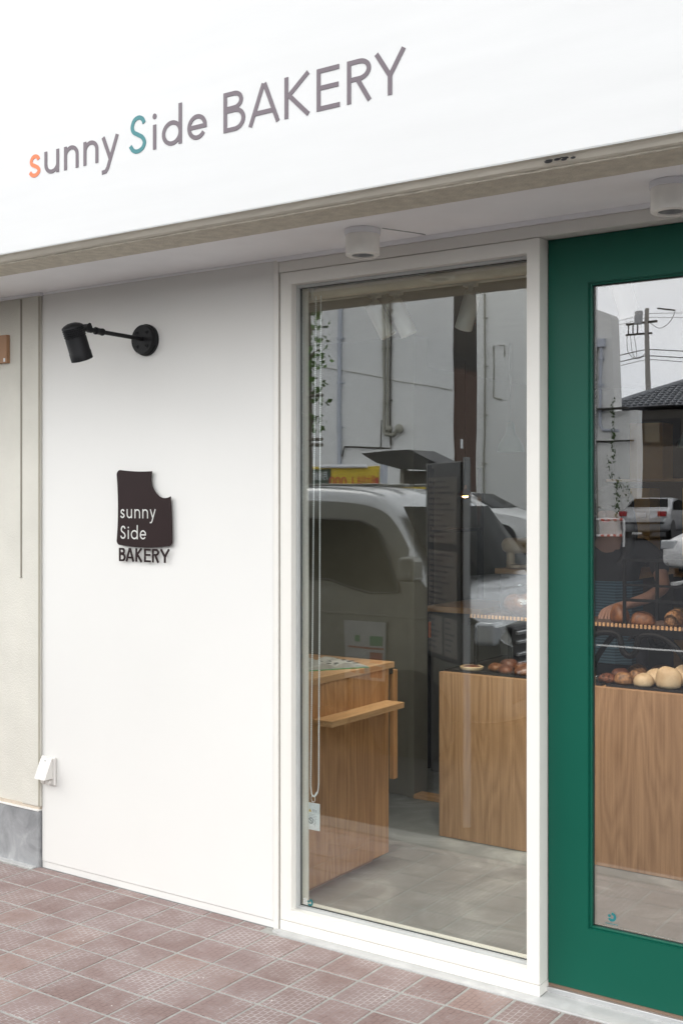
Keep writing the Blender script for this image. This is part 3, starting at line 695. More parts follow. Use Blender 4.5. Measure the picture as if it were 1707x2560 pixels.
# downlights
def downlight(x, y, lab):
    t = thing('ceiling_downlight', lab, 'lamp', (x, y, 2.497), 0, 'cylinder downlights under the canopy')
    mb = MB(); mb.lathe([(0, -.001), (.0605, -.001), (.0605, -.018), (.058, -.019), (0, -.019)], (0, 0, 0), n=48); part('mount', mb, M_lampb, t, smooth=True, local=True)
    mb = MB(); mb.lathe([(0, -.0192), (.0565, -.0192), (.0565, -.084), (.054, -.0865), (.038, -.087), (.037, -.082)], (0, 0, 0), n=48); part('housing', mb, M_lampw, t, smooth=True, local=True)
    mb = MB(); mb.lathe([(.0368, -.083), (.030, -.065), (0, -.06)], (0, 0, 0), n=40); part('reflector', mb, M_reflector, t, smooth=True, local=True)
    return t
downlight(-2.138, -.205, 'cream cylinder downlight under the canopy, above the window')
downlight(-1.098, -.20, 'cream cylinder downlight under the canopy, above the green door')
mb = MB(); mb.tube([(-2.07, -.19, 2.4955), (-2.01, -.06, 2.4955), (-2.0, -.03, 2.4955)], .0018, 6); solo('cable', mb, M_grey, 'thin dark cable on the canopy ceiling behind the downlight over the window', 'cable')

# ------------------------------------------------------------------ inside the shop
RB = thing('roller_blind', 'rolled-up beige roller blind at the top of the window with a bead chain', 'blind', (-2.12, .13, 2.34))
mb = MB(); mb.cyl((-2.572, .135, 2.375), (-1.655, .135, 2.375), .021, n=24); part('fabric_roll', mb, M_blind, RB, smooth=True)
mb = MB(); mb.box((-2.583, .100, 2.399), (-1.65, .15, 2.410), .002); part('head_rail', mb, M_plastic, RB)
mb = MB(); mb.box((-2.583, .112, 2.350), (-2.574, .16, 2.399), .003); part('bracket', mb, M_plastic, RB)
def strand(a, b, n): return [tuple(Vector(a).lerp(Vector(b), i / n)) for i in range(n + 1)]
L1 = strand((-2.557, .112, 2.36), (-2.5815, .112, .52), 230); L2 = strand((-2.535, .112, 2.36), (-2.5445, .112, .535), 228)
mb = MB()
for q, P in enumerate((L1, L2)):
    for i, p in enumerate(P):
        if i: p = (p[0] + .0006 * math.sin(i * .05 + q), p[1], p[2])
        g = bmesh.ops.create_icosphere(mb.bm, subdivisions=1, radius=.0036)
        for v in g['verts']: v.co += Vector(p)
    mb.tube([P[0], P[-1]], .0011, 5)
bot = smoothpath([(-2.5445, .112, .535), (-2.549, .112, .505), (-2.558, .112, .488), (-2.569, .112, .482), (-2.578, .112, .493), (-2.5815, .112, .52)], 5)
mb.tube(bot, .0022, 6); mb.cyl((-2.552, .112, .499), (-2.561, .112, .487), .004, n=10)
part('bead_chain', mb, M_bead, RB)
mb = MB(); mb.tube([(-2.570 + .009 * math.cos(a), .112, .474 + .013 * math.sin(a)) for a in [i * math.pi / 8 for i in range(16)]], .0011, 6, closed=True); TAGR = part('tag_ring', mb, M_bead, RB)
mb = MB(); mb.box((-2.602, .1105, .356), (-2.539, .1125, .458), .0009, 1); TAG = part('warning_tag', mb, M_paper, RB)
mb = MB(); mb.prism([(-2.590, .4235), (-2.577, .4235), (-2.5835, .4355)], 'xz', .1100, .1104); part('warning_triangle', mb, M_yel, TAG)
textpart('tag_heading', '警告', .0115, M_greyink, TAG, (-2.5735, .1102, .4245), ext=.0001)
mb = MB()
for i, wd in enumerate((.030, .036, .034, .037, .030)): mb.box((-2.589, .1101, .414 - i * .0055), (-2.589 + wd, .1104, .4155 - i * .0055))
part('tag_text', mb, M_greyink, TAG)
mb = MB(); mb.ribbon(arc(-2.5795, .3905, .0105, .0105, 0, 342, 24), .0022, .1100, .1104, True); mb.ribbon([(-2.587, .3975), (-2.572, .3835)], .0022, .1097, .1103); mb.ribbon([(-2.563, .393), (-2.557, .385), (-2.565, .378), (-2.559, .372)], .0012, .1100, .1104)
part('no_entry_mark', mb, M_ink, TAG)

# track with three spotlights and two unseen ones added to light the shop
TR = thing('light_track', 'white ceiling light track running across the shop behind the window', 'light track', (-2.3, .6, 2.46))
mb = MB(); mb.box((-3.2, .585, 2.444), (-.4, .615, 2.4615), .002); part('rail', mb, M_lampw, TR)
def track_spot(x, tilt, lab, flip=1):
    t = thing('track_spotlight', lab, 'lamp', (x, .6, 2.444), 0, 'white spotlights on the ceiling track')
    mb = MB(); mb.box((-.028, -.013, -.012), (.028, .013, -.0005), .002); mb.cyl((0, 0, -.012), (0, 0, -.040), .010, n=12); part('adapter', mb, M_lampw, t, local=True, smooth=True)
    mb = MB(); d = Vector((math.sin(R(tilt)), .22, -math.cos(R(tilt)))).normalized()
    mb.lathe([(0, 0), (.030, 0), (.033, .003), (.035, .150), (.033, .151), (.030, .13), (0, .125)], Vector((-.012 * flip, 0, -.036)), d, 30); part('lamp_head', mb, M_lampw, t, local=True, smooth=True)
    ld = bpy.data.lights.new('track_fill', 'SPOT'); ld.energy = 55; ld.spot_size = R(92); ld.spot_blend = .8; ld.color = (1, .88, .74); ld.shadow_soft_size = .03  # beam added in each head to brighten the interior
    lo = bpy.data.objects.new('light', ld); col.objects.link(lo); lo.parent = t; lo.location = Vector((-.012 * flip, 0, -.036)) + d * .158
    lo.rotation_euler = d.to_track_quat('-Z', 'Y').to_euler()
track_spot(-2.165, -25, 'white track spotlight nearest the door, tilted down to the left', -1)
track_spot(-2.508, 22, 'white track spotlight tilted down to the right, middle of three', 1)
track_spot(-2.612, 24, 'white track spotlight beside the blind chain, leftmost of three', 1)
track_spot(-1.55, 12, 'unseen white track spotlight added behind the door frame to light the shop', 1); track_spot(-.95, -10, 'unseen white track spotlight added right of the door to light the shop', 1)

# counter by the window
CN = thing('wooden_counter', 'oak veneer counter standing inside along the left of the window', 'counter', (-3.0, .53, .028))
mb = MB(); mb.box((-3.30, .165, .066), (-2.700, .850, .864), .0015); part('cabinet', mb, M_wood, CN)
mb = MB(); mb.box((-3.24, .20, .028), (-2.752, .80, .0655)); part('plinth', mb, simple('dark_walnut_kick', (.26, .12, .06), .5), CN)
mb = MB(); mb.box((-3.31, .160, .8645), (-2.697, .893, .890), .0015); part('counter_top', mb, M_woodh, CN)
mb = MB(); mb.box((-2.699, .29, .7065), (-2.607, .827, .7310), .0015); part('flap_shelf', mb, M_woodh, CN)
mb = MB(); mb.box((-2.722, .890, .375), (-2.700, .922, .853), .001); part('bracket_post', mb, M_wood, CN)
mb = MB(); mb.box((-2.722, .852, .838), (-2.702, .888, .862)); part('hinge', mb, M_dark, CN)
M_page = simple('magazine_page', (.42, .43, .42), .35, var=.3, scale=14)
def magazine(x, y, rot, lab, cov, w=.30, l=.21, z0=.8905):
    t = thing('magazine', lab, 'magazine', (x, y, z0), rot, 'magazines on the counter')
    mb = MB()
    for s in (-1, 1):
        P = [(0, .012), (.25, .026), (.5, .022), (.75, .012), (1, .006)]
        P = smoothpath([(a * w / 2 * s, b, 0) for a, b in P], 4)
        mb.prism([(p.x, p.y) for p in P] + [(w / 2 * s, .003), (0, .003)], 'xz', -l / 2, l / 2)
    part('pages', mb, M_page, t, local=True)
    mb = MB(); mb.box((-w / 2 - .004, -l / 2 - .003, .0), (w / 2 + .004, l / 2 + .003, .0026)); part('cover', mb, cov, t, local=True)
    mb = MB(); rr = random.Random(int(x * 100))
    for i in range(7):
        for s in (-1, 1):
            u = .25 + .6 * ((i * 37) % 10) / 10
            mb.box((s * u * w / 2 - .03, -l / 2 + .02 + i * .024, .0275 - .02 * u), (s * u * w / 2 + .03, -l / 2 + .036 + i * .024, .0285 - .02 * u))
    part('print', mb, M_ink, t, local=True)
magazine(-2.86, .60, R(58), 'open magazine with green cover edge on the wooden counter', M_grnp)
magazine(-3.02, .36, R(20), 'open dark-paged magazine at the near left end of the counter', M_ink)
mb = MB(); mb.cyl((-2.93, .20, .905), (-2.72, .26, .905), .0135, n=16); solo('wooden_rod', mb, M_woodx, 'small round wooden rod lying on the near edge of the counter', 'rod', smooth=True)

# display table with breads
TB = thing('display_table', 'long oak veneer display table carrying trays of bread', 'table', (-1.9, 1.6, .028))
mb = MB(); mb.box((-2.706, 1.300, .030), (1.2, 1.322, .795), .001); part('front_panel', mb, M_wood2, TB)
for x in (-2.704, -.2, 1.18):
    mb = MB(); mb.box((x, 1.3225, .030), (x + .02, 1.95, .7935)); part('side_panel', mb, M_wood, TB)
mb = MB(); mb.box((-2.683, 1.3228, .7942), (1.179, 1.949, .7958)); part('table_top', mb, M_woodx, TB)
tr_l = ['black baking tray under the round tart and dark pastries', 'black baking tray at the middle of the display table', 'black baking tray holding the pale round buns']
for i, (a, b_) in enumerate(((-2.69, -2.22), (-2.20, -1.92), (-1.90, -1.35))):
    t = thing('baking_tray', tr_l[i], 'tray', ((a + b_) / 2, 1.6, .7965), 0, 'black baking trays on the display table')
    mb = MB(); mb.box((a, 1.325, .7965), (b_, 1.93, .8005), .001); mb.box((a, 1.325, .801), (b_, 1.331, .807)); mb.box((a, 1.924, .801), (b_, 1.93, .807)); mb.box((a, 1.3315, .801), (a + .006, 1.9235, .807)); mb.box((b_ - .006, 1.3315, .801), (b_, 1.9235, .807))
    part('pan', mb, M_tray, t)
def loaf(name, x, y, z, r, mat, lab, grp, rot=0, noise=.06, cat='bread'):
    me_b = MB(); me_b.ball((0, 0, 0), 1, 20, 14)
    rr = random.Random(hash((round(x, 3), round(y, 3))) & 999)
    ph = [rr.uniform(0, 6) for _ in range(3)]
    for v in me_b.bm.verts:
        c = v.co; k = 1 + noise * (math.sin(c.x * 4 + ph[0]) + math.sin(c.y * 5 + ph[1]) + math.sin(c.z * 4 + ph[2])) / 2
        z_ = c.z
        if z_ < -.35: z_ = -.35 + (z_ + .35) * .35
        v.co = Vector((c.x * r[0] * k, c.y * r[1] * k, (z_ + .57) * r[2] * k))
    me_b.bm.transform(Matrix.Rotation(rot, 4, 'Z'))
    me = finish(me_b, name, mat)
    for p in me.polygons: p.use_smooth = True
    o = bpy.data.objects.new(name, me); o.location = (x, y, z); col.objects.link(o)
    o['label'] = lab; o['category'] = cat; o['group'] = grp
    return o
zt = .8015
G = 'pale round buns on the display table'
loaf('round_bun', -1.752, 1.378, zt, (.046, .044, .036), M_melon, 'small flattish pale bun, leftmost of the pale buns', G)
loaf('round_bun', -1.645, 1.385, zt, (.056, .054, .060), M_melon, 'largest pale round bun at the front of the tray', G)
loaf('round_bun', -1.735, 1.475, zt, (.045, .045, .042), M_melon, 'pale bun behind the small flattish bun', G)
loaf('round_bun', -1.615, 1.50, zt, (.054, .052, .058), M_melon, 'pale bun just behind the largest bun', G)
loaf('round_bun', -1.535, 1.40, zt, (.056, .054, .062), M_melon, 'pale bun cut by the right edge of the picture', G)
G = 'brown pastries on the display table'
for i, (x, y, r, m, lab) in enumerate((
    (-1.842, 1.385, (.042, .040, .034), M_nut, 'crumbly golden brown roll left of the pale buns'),
    (-1.925, 1.40, (.035, .045, .026), M_gloss, 'dark glazed pastry in clear wrap by the door edge'),
    (-1.90, 1.50, (.046, .04, .034), M_gloss, 'dark glazed pastry behind the wrapped one'),
    (-1.82, 1.50, (.048, .044, .038), M_nut, 'nut-topped brown roll in the second row'),
    (-1.75, 1.60, (.052, .05, .042), M_nut, 'nut-topped brown roll behind the pale buns'),
    (-1.87, 1.62, (.048, .045, .038), M_nut, 'nut-topped brown roll in the back row, left'),
    (-2.40, 1.375, (.050, .036, .026), M_gloss, 'dark glazed pastry at the front, middle of the window tray'),
    (-2.31, 1.375, (.044, .036, .028), M_crust, 'brown pastry at the front, beside the white window frame'),
    (-2.47, 1.42, (.040, .036, .026), M_crust, 'brown pastry right of the round tart'),
    (-2.36, 1.47, (.050, .04, .03), M_crust, 'brown pastry in the second row of the window tray'),
    (-2.46, 1.53, (.048, .04, .03), M_gloss, 'dark pastry in the back row of the window tray'),
    (-2.28, 1.50, (.046, .04, .03), M_gloss, 'dark pastry in the second row beside the window frame'))):
    loaf('pastry', x, y, zt, r, m, lab, G, rot=i * .9)
t = thing('round_tart', 'round pale-crusted tart at the front left corner of the display table', 'tart', (-2.588, 1.40, .8015))
mb = MB(); mb.lathe([(0, 0), (.046, 0), (.054, .006), (.056, .016), (.050, .019), (.047, .013), (0, .013)], n=36); part('crust', mb, M_melon, t, local=True, smooth=True)
mb = MB(); mb.lathe([(.0465, .0135), (.03, .021), (0, .023)], n=30); part('filling', mb, M_gloss, t, local=True, smooth=True)
mb = MB(); rr = random.Random(9)
for q in range(60):
    c = Vector((-1.925 + rr.uniform(-.045, .045), 1.37 + rr.uniform(-.03, .04), .825 + rr.uniform(-.012, .014)))
    a, b_, c2 = [c + Vector((rr.uniform(-.012, .012), rr.uniform(-.012, .012), rr.uniform(-.008, .008))) for _ in range(3)]
    f = mb.bm.faces.new([mb.bm.verts.new(p) for p in (a, b_, c2)])
solo('plastic_wrap', mb, glassmat('cling_wrap', .45), 'crumpled clear wrap over the dark pastry by the door edge', 'wrap')

# iron rack on the table
RK = thing('iron_rack', 'black wrought iron rack with scrolled supports standing on the display table', 'rack', (-1.85, 1.6, .80))
mb = MB(); mb.box((-2.63, 1.44, 1.004), (-.9, 1.452, 1.040), .002); mb.box((-2.63, 1.80, 1.004), (-.9, 1.812, 1.040), .002); mb.box((-2.63, 1.4525, 1.028), (-.9, 1.7995, 1.036)); part('shelf', mb, M_iron, RK)
mb = MB()
for i in range(92): mb.box((-2.62 + i * .0188, 1.443, 1.041), (-2.62 + i * .0188 + .0098, 1.449, 1.057))
part('checkered_trim', mb, M_woodx, RK)
mb = MB(); mb.box((-2.625, 1.450, 1.041), (-.905, 1.80, 1.0445)); part('tray_mat', mb, M_brown, RK)
half = [(-1.842, .918), (-1.815, .935), (-1.806, .968), (-1.795, 1.0), (-1.762, 1.014), (-1.70, 1.008), (-1.645, .975), (-1.60, .925), (-1.555, .86), (-1.53, .806)]
def scroll(cx, nm='scroll_support'):
    mb = MB()
    r = [(x - -1.842 + cx, 1.446, z) for x, z in half]; l = [(2 * cx - p[0], p[1], p[2]) for p in r]
    mb.tube(smoothpath(l[::-1] + r[1:], 6), .0135, 10); part(nm, mb, M_iron, RK, smooth=True)
    mb = MB(); mb.tube([(p.x, 1.806, p.z) for p in smoothpath(l[::-1] + r[1:], 6)], .0135, 10); part(nm, mb, M_iron, RK, smooth=True)
scroll(-1.842); scroll(-1.17); 
for x in (-2.60,):
    for y in (1.440, 1.798):
        mb = MB(); mb.box((x, y, .801), (x + .016, y + .015, 1.003)); part('leg', mb, M_iron, RK)
mb = MB()
for x in (-1.872, -.95):
    mb.box((x, 1.446, 1.046), (x + .014, 1.456, 1.342), .001); mb.box((x + .035, 1.76, 1.046), (x + .049, 1.772, 1.342), .001)
mb.box((-1.857, 1.446, 1.330), (-.951, 1.455, 1.342)); mb.box((-1.822, 1.761, 1.330), (-.916, 1.771, 1.342)); mb.box((-1.857, 1.447, 1.222), (-.951, 1.454, 1.232)); mb.box((-1.857, 1.447, 1.155), (-.951, 1.454, 1.168))
part('upper_frame', mb, M_iron, RK)
G = 'brown breads on the iron rack'; rr = random.Random(12)
k = 0
names = ['', '', '', 'first', '', 'second', 'third', 'fourth', 'fifth']
for i in range(9):
    x = -2.54 + i * .123
    if i == 4 or i < 3: continue
    loaf('bread_roll', x, 1.50 + .05 * (i % 2), 1.0455, (.056, .040, .040 + .008 * (i % 3)), (M_crust, M_nut, M_crust)[i % 3], names[i] + ' brown bread from the left in the row on the iron rack', G, rot=i * 1.1)

t = thing('bread_bag', 'clear bag with brown bread on the iron rack beside the white window frame', 'bag', (-2.42, 1.6, 1.045))
mb = MB(); mb.ball((-2.42, 1.60, 1.10), (.10, .07, .055), 20, 12)
for v in mb.bm.verts: v.co.z = max(v.co.z + .006 * math.sin(v.co.x * 60), 1.0455)
part('loaf', mb, M_crust, t, smooth=True)
mb = MB(); mb.ball((-2.42, 1.60, 1.11), (.125, .085, .085), 24, 14)
rr = random.Random(3)
for v in mb.bm.verts: v.co += Vector((rr.uniform(-.006, .006), rr.uniform(-.006, .006), rr.uniform(-.006, .006))); v.co.z = max(v.co.z, 1.045)
part('film', mb, glassmat('bag_film', .16), t)
t = thing('price_card', 'small cream price card standing on the iron rack beside the window frame', 'card', (-2.30, 1.47, 1.045))
mb = MB(); mb.box((-2.335, 1.470, 1.045), (-2.262, 1.4725, 1.135)); part('card', mb, simple('cream_card', (.42, .40, .33), .6), t)
mb = MB()
for q in range(4): mb.box((-2.328, 1.4690, 1.118 - q * .016), (-2.328 + (.05, .06, .04, .055)[q], 1.4697, 1.123 - q * .016))
part('print', mb, M_ink, t)

# pendants
def pendant(x, y, lab, zb=1.863):
    t = thing('pendant_lamp', lab, 'lamp', (x, y, zb), 0, 'dark green pendant lamps over the display table')
    mb = MB(); mb.lathe([(.078, 0), (.070, .035), (.048, .075), (.026, .10), (.022, .14), (.016, .163), (0, .165)], n=36); mb.lathe([(.076, .001), (.068, .034), (.046, .073), (0, .085)], n=30); part('shade', mb, M_pend, t, local=True, smooth=True)
    mb = MB(); mb.ball((0, 0, .045), .018, 14, 10); part('bulb', mb, M_bulb, t, local=True, smooth=True)  # bulb glow added to brighten the interior
    mb = MB(); mb.cyl((0, 0, .165), (0, 0, 2.461 - zb), .0022, n=8); part('cord', mb, M_black, t, local=True)
pendant(-2.882, 2.4, 'dark green pendant lamp on a thin cord seen through the window')
pendant(-1.87, 2.4, 'dark green pendant lamp seen through the door glass at the right edge')
pendant(-.9, 2.4, 'unseen dark green pendant lamp added right of the door to light the shop')  # extra pendant out of view, added for its light

# kitchen behind
t = thing('grey_cabinet', 'grey cabinet with a pale wooden board on top behind the display table', 'cabinet', (-3.24, 2.6, .028))
mb = MB(); mb.box((-3.39, 2.40, .03), (-3.10, 2.9, .952), .004); part('body', mb, simple('grey_laminate', (.13, .13, .13), .5), t)
mb = MB(); mb.box((-3.41, 2.38, .953), (-3.06, 2.92, .985), .002); part('top_board', mb, M_woodx, t)
t = thing('kitchen_shelving', 'black kitchen shelving unit in the dark doorway', 'shelving', (-3.6, 2.9, .028))
mb = MB()
for x in (-3.82, -3.46):
    for y in (2.45, 3.1): mb.box((x, y, .03), (x + .03, y + .03, 1.8))
part('post', mb, M_black, t)
for z in (.4, .9, 1.4):
    mb = MB(); mb.box((-3.82, 2.45, z), (-3.43, 3.13, z + .02)); part('shelf', mb, M_black, t)
mb = MB(); mb.box((-3.426, 2.43, .795), (-3.376, 2.449, .888), .005); mb.box((-3.418, 2.427, .862), (-3.384, 2.4295, .88)); t = solo('orange_timer', mb, M_orph, 'small orange handheld device hanging on the black kitchen shelving', 'timer')
mb = MB(); mb.lathe([(0, 0), (.06, .0), (.085, .05), (.088, .09), (.084, .09), (.08, .05), (.055, .006), (0, .004)], (-3.55, 2.70, .4205), (0, 0, 1), 30); solo('steel_bowl', mb, M_steel, 'shiny steel bowl low on the black kitchen shelving', 'bowl', smooth=True)
mb = MB(); mb.box((-3.0, 2.5, .03), (-2.2, 3.1, 1.18), .01)
t = thing('work_bench', 'dark work bench behind the display table', 'bench', (-2.6, 2.8, .028)); part('body', mb, M_wall_dk, t)
mb = MB(); mb.box((-3.02, 2.48, 1.1805), (-2.18, 3.12, 1.21), .002); part('top', mb, M_woodx, t)
t = thing('kitchen_machine', 'cream rounded kitchen machine on the work bench behind the window', 'machine', (-2.92, 2.7, 1.21))
mb = MB(); mb.cyl((-3.0, 2.62, 1.335), (-2.86, 2.62, 1.335), .045, n=24); mb.ball((-3.0, 2.62, 1.335), .045); part('housing', mb, M_cream, t, smooth=True)
mb = MB(); mb.cyl((-2.99, 2.62, 1.211), (-2.99, 2.62, 1.30), .025, n=16); mb.lathe([(0, 0), (.06, 0), (.06, .015), (0, .02)], (-2.95, 2.62, 1.211)); part('stand', mb, M_cream, t, smooth=True)
mb = MB(); mb.lathe([(.036, .001), (.030, .006), (0, .008)], (-2.8598, 2.62, 1.335), (1, 0, 0)); part('grille', mb, M_black, t)
t = thing('wall_shelves', 'ochre wooden shelving on the back wall behind the door glass', 'shelves', (-2.2, 4.0, .028))
mb = MB(); mb.box((-2.80, 4.0, 1.735), (-2.58, 4.2, 2.1)); mb.box((-2.80, 4.0, 1.2), (-2.667, 4.2, 1.672)); mb.box((-2.45, 4.0, 1.2), (-1.9, 4.2, 1.672)); mb.box((-2.80, 4.0, .1), (-1.2, 4.2, .9)); part('door_panel', mb, M_ochre, t)
mb = MB(); mb.box((-2.95, 3.96, 1.7165), (-1.0, 4.2, 1.7335)); mb.box((-2.95, 3.98, 1.1), (-1.0, 4.2, 1.12)); part('shelf', mb, M_woodx, t)
t = thing('copper_lamp', 'small lit copper-coloured lamp glowing in the dark back of the shop', 'lamp', (-3.49, 3.0, 1.62))
mb = MB(); mb.lathe([(.05, 0), (.035, .03), (.012, .045), (.008, .07), (0, .07)], n=24); part('shade', mb, simple('copper', (.6, .25, .12), .3, metal=.8), t, local=True, smooth=True)
mb = MB(); mb.ball((0, 0, .006), (.022, .022, .016), 14, 10); part('bulb', mb, M_bulb, t, local=True)
mb = MB(); mb.cyl((0, 0, .07), (0, 0, .841), .002, n=6); part('cord', mb, M_black, t, local=True)

# ------------------------------------------------------------------ person behind the table
def skin_mesh(name, chains, mat, parent, root=0, sub=2):
    """chains: list of lists of (x,y,z,r); first point shared by equality"""
    bm = bmesh.new(); V = {}; rad = []
    def gv(p):
        k = tuple(round(c, 4) for c in p[:3])
        if k not in V:
            V[k] = bm.verts.new(p[:3]); rad.append((k, p[3]))
        return V[k]
    for ch in chains:
        a = gv(ch[0])
        for p in ch[1:]:
            b_ = gv(p)
            if not bm.edges.get((a, b_)): bm.edges.new((a, b_))
            a = b_
    bm.verts.index_update(); bm.verts.ensure_lookup_table()
    me = bpy.data.meshes.new(name); bm.to_mesh(me); bm.free()
    me.materials.append(mat)
    o = bpy.data.objects.new(name, me); o.parent = parent; col.objects.link(o)
    md = o.modifiers.new('skin', 'SKIN'); md.use_smooth_shade = True
    sv = me.skin_vertices[0].data
    for i, (k, r) in enumerate(rad): sv[i].radius = (r, r) if not isinstance(r, tuple) else r; 
    sv[root].use_root = True
    s2 = o.modifiers.new('sub', 'SUBSURF'); s2.levels = sub; s2.render_levels = sub
    return o
PS = thing('person', 'dark-haired person in a blue striped apron reaching for bread behind the rack', 'person', (-2.22, 2.22, .028))
hip = (0, .02, .92, .115); chest = (0, 0, 1.20, .125); ub = (0, .0, 1.32, .10); neck = (0, -.01, 1.39, .048)
body = [[hip, (0, .01, 1.05, .105), chest, ub, neck, (0, -.02, 1.45, .062), (0, -.03, 1.51, .078), (0, -.025, 1.575, .070)],
        [ub, (.15, 0, 1.325, .050), (.235, -.02, 1.28, .042), (.30, -.10, 1.14, .034), (.27, -.25, 1.10, .030), (.20, -.37, 1.07, .024), (.155, -.43, 1.06, .019)],
        [ub, (-.15, 0, 1.325, .050), (-.20, 0, 1.20, .040), (-.22, -.02, 1.06, .034), (-.18, -.14, .98, .028), (-.12, -.24, .95, .020)],
        [hip, (.09, .02, .85, .085), (.10, 0, .50, .055), (.10, .02, .12, .038), (.10, -.08, .03, .030)],
        [hip, (-.09, .02, .85, .085), (-.10, 0, .50, .055), (-.10, .02, .12, .038), (-.10, -.08, .03, .030)]]
hw = (.155, -.43, 1.06, .019)
for dx, dz, l in ((-.016, .000, .062), (-.004, -.002, .070), (.009, -.003, .066), (.020, -.006, .054)):
    body.append([hw, (hw[0] + dx, hw[1] - .045, hw[2] - .012, .0088), (hw[0] + dx * 1.2, hw[1] - .045 - l * .5, hw[2] - .035 + dz, .0078), (hw[0] + dx * 1.2, hw[1] - .045 - l * .65, hw[2] - .065 + dz, .0068)])
body.append([hw, (hw[0] - .03, hw[1] - .02, hw[2] - .015, .0095), (hw[0] - .034, hw[1] - .05, hw[2] - .04, .0078)])
skin_mesh('body', body, M_skin, PS)
mb = MB(); mb.ball((0, -.118, 1.50), (.012, .018, .018), 10, 8); part('nose', mb, M_skin, PS, local=True, smooth=True)
mb = MB()
for s in (-1, 1): mb.ball((s * .030, -.100, 1.528), (.013, .008, .007), 10, 8)
part('eyes', mb, M_ink, PS, local=True)
mb = MB(); mb.ball((0, -.100, 1.462), (.022, .010, .006), 12, 8); part('mouth', mb, M_redp, PS, local=True)
# hair: long, framing the face down to the shoulders
mb = MB(); mb.ball((0, .012, 1.545), (.102, .112, .105), 24, 16); part('hair', mb, M_hair, PS, local=True, smooth=True)
mb = MB()
for s in (-1, 1): mb.tube(smoothpath([(s * .070, -.045, 1.58), (s * .096, -.04, 1.50), (s * .105, -.05, 1.40), (s * .095, -.07, 1.30), (s * .06, -.09, 1.24)], 5), [.03] * 5 + [.034] * 10 + [.024] * 5 + [.01], 12)
mb.ball((0, .06, 1.40), (.11, .06, .16), 16, 12); part('long_hair', mb, M_hair, PS, local=True, smooth=True)
skin_mesh('top', [[(0, .02, .95, .128), (0, .01, 1.06, .118), (0, 0, 1.20, .138), (0, 0, 1.32, .108)],
                  [(0, 0, 1.32, .108), (.15, 0, 1.325, .060), (.235, -.02, 1.28, .052), (.275, -.065, 1.20, .047)], [(0, 0, 1.32, .108), (-.15, 0, 1.325, .060), (-.20, 0, 1.20, .050), (-.214, -.01, 1.12, .046)]], M_shirt, PS)
skin_mesh('trousers', [[(0, .02, .93, .127), (.09, .02, .84, .098), (.10, 0, .50, .070), (.10, .02, .10, .056)], [(0, .02, .93, .127), (-.09, .02, .84, .098), (-.10, 0, .50, .070), (-.10, .02, .10, .056)]], M_trous, PS)
mb = MB(); mb.prism([(-.150, .02), (-.135, -.09), (-.07, -.150), (.07, -.150), (.135, -.09), (.150, .02), (.142, .02), (.128, -.085), (.067, -.142), (-.067, -.142), (-.128, -.085), (-.142, .02)], 'xy', .55, 1.165)
part('apron', mb, M_stripe, PS, local=True)
mb = MB(); 
for s in (-1, 1): mb.box((s * .10 - .04, -.20, .0), (s * .10 + .04, .07, .075), .02)
part('shoes', mb, M_black, PS, local=True)

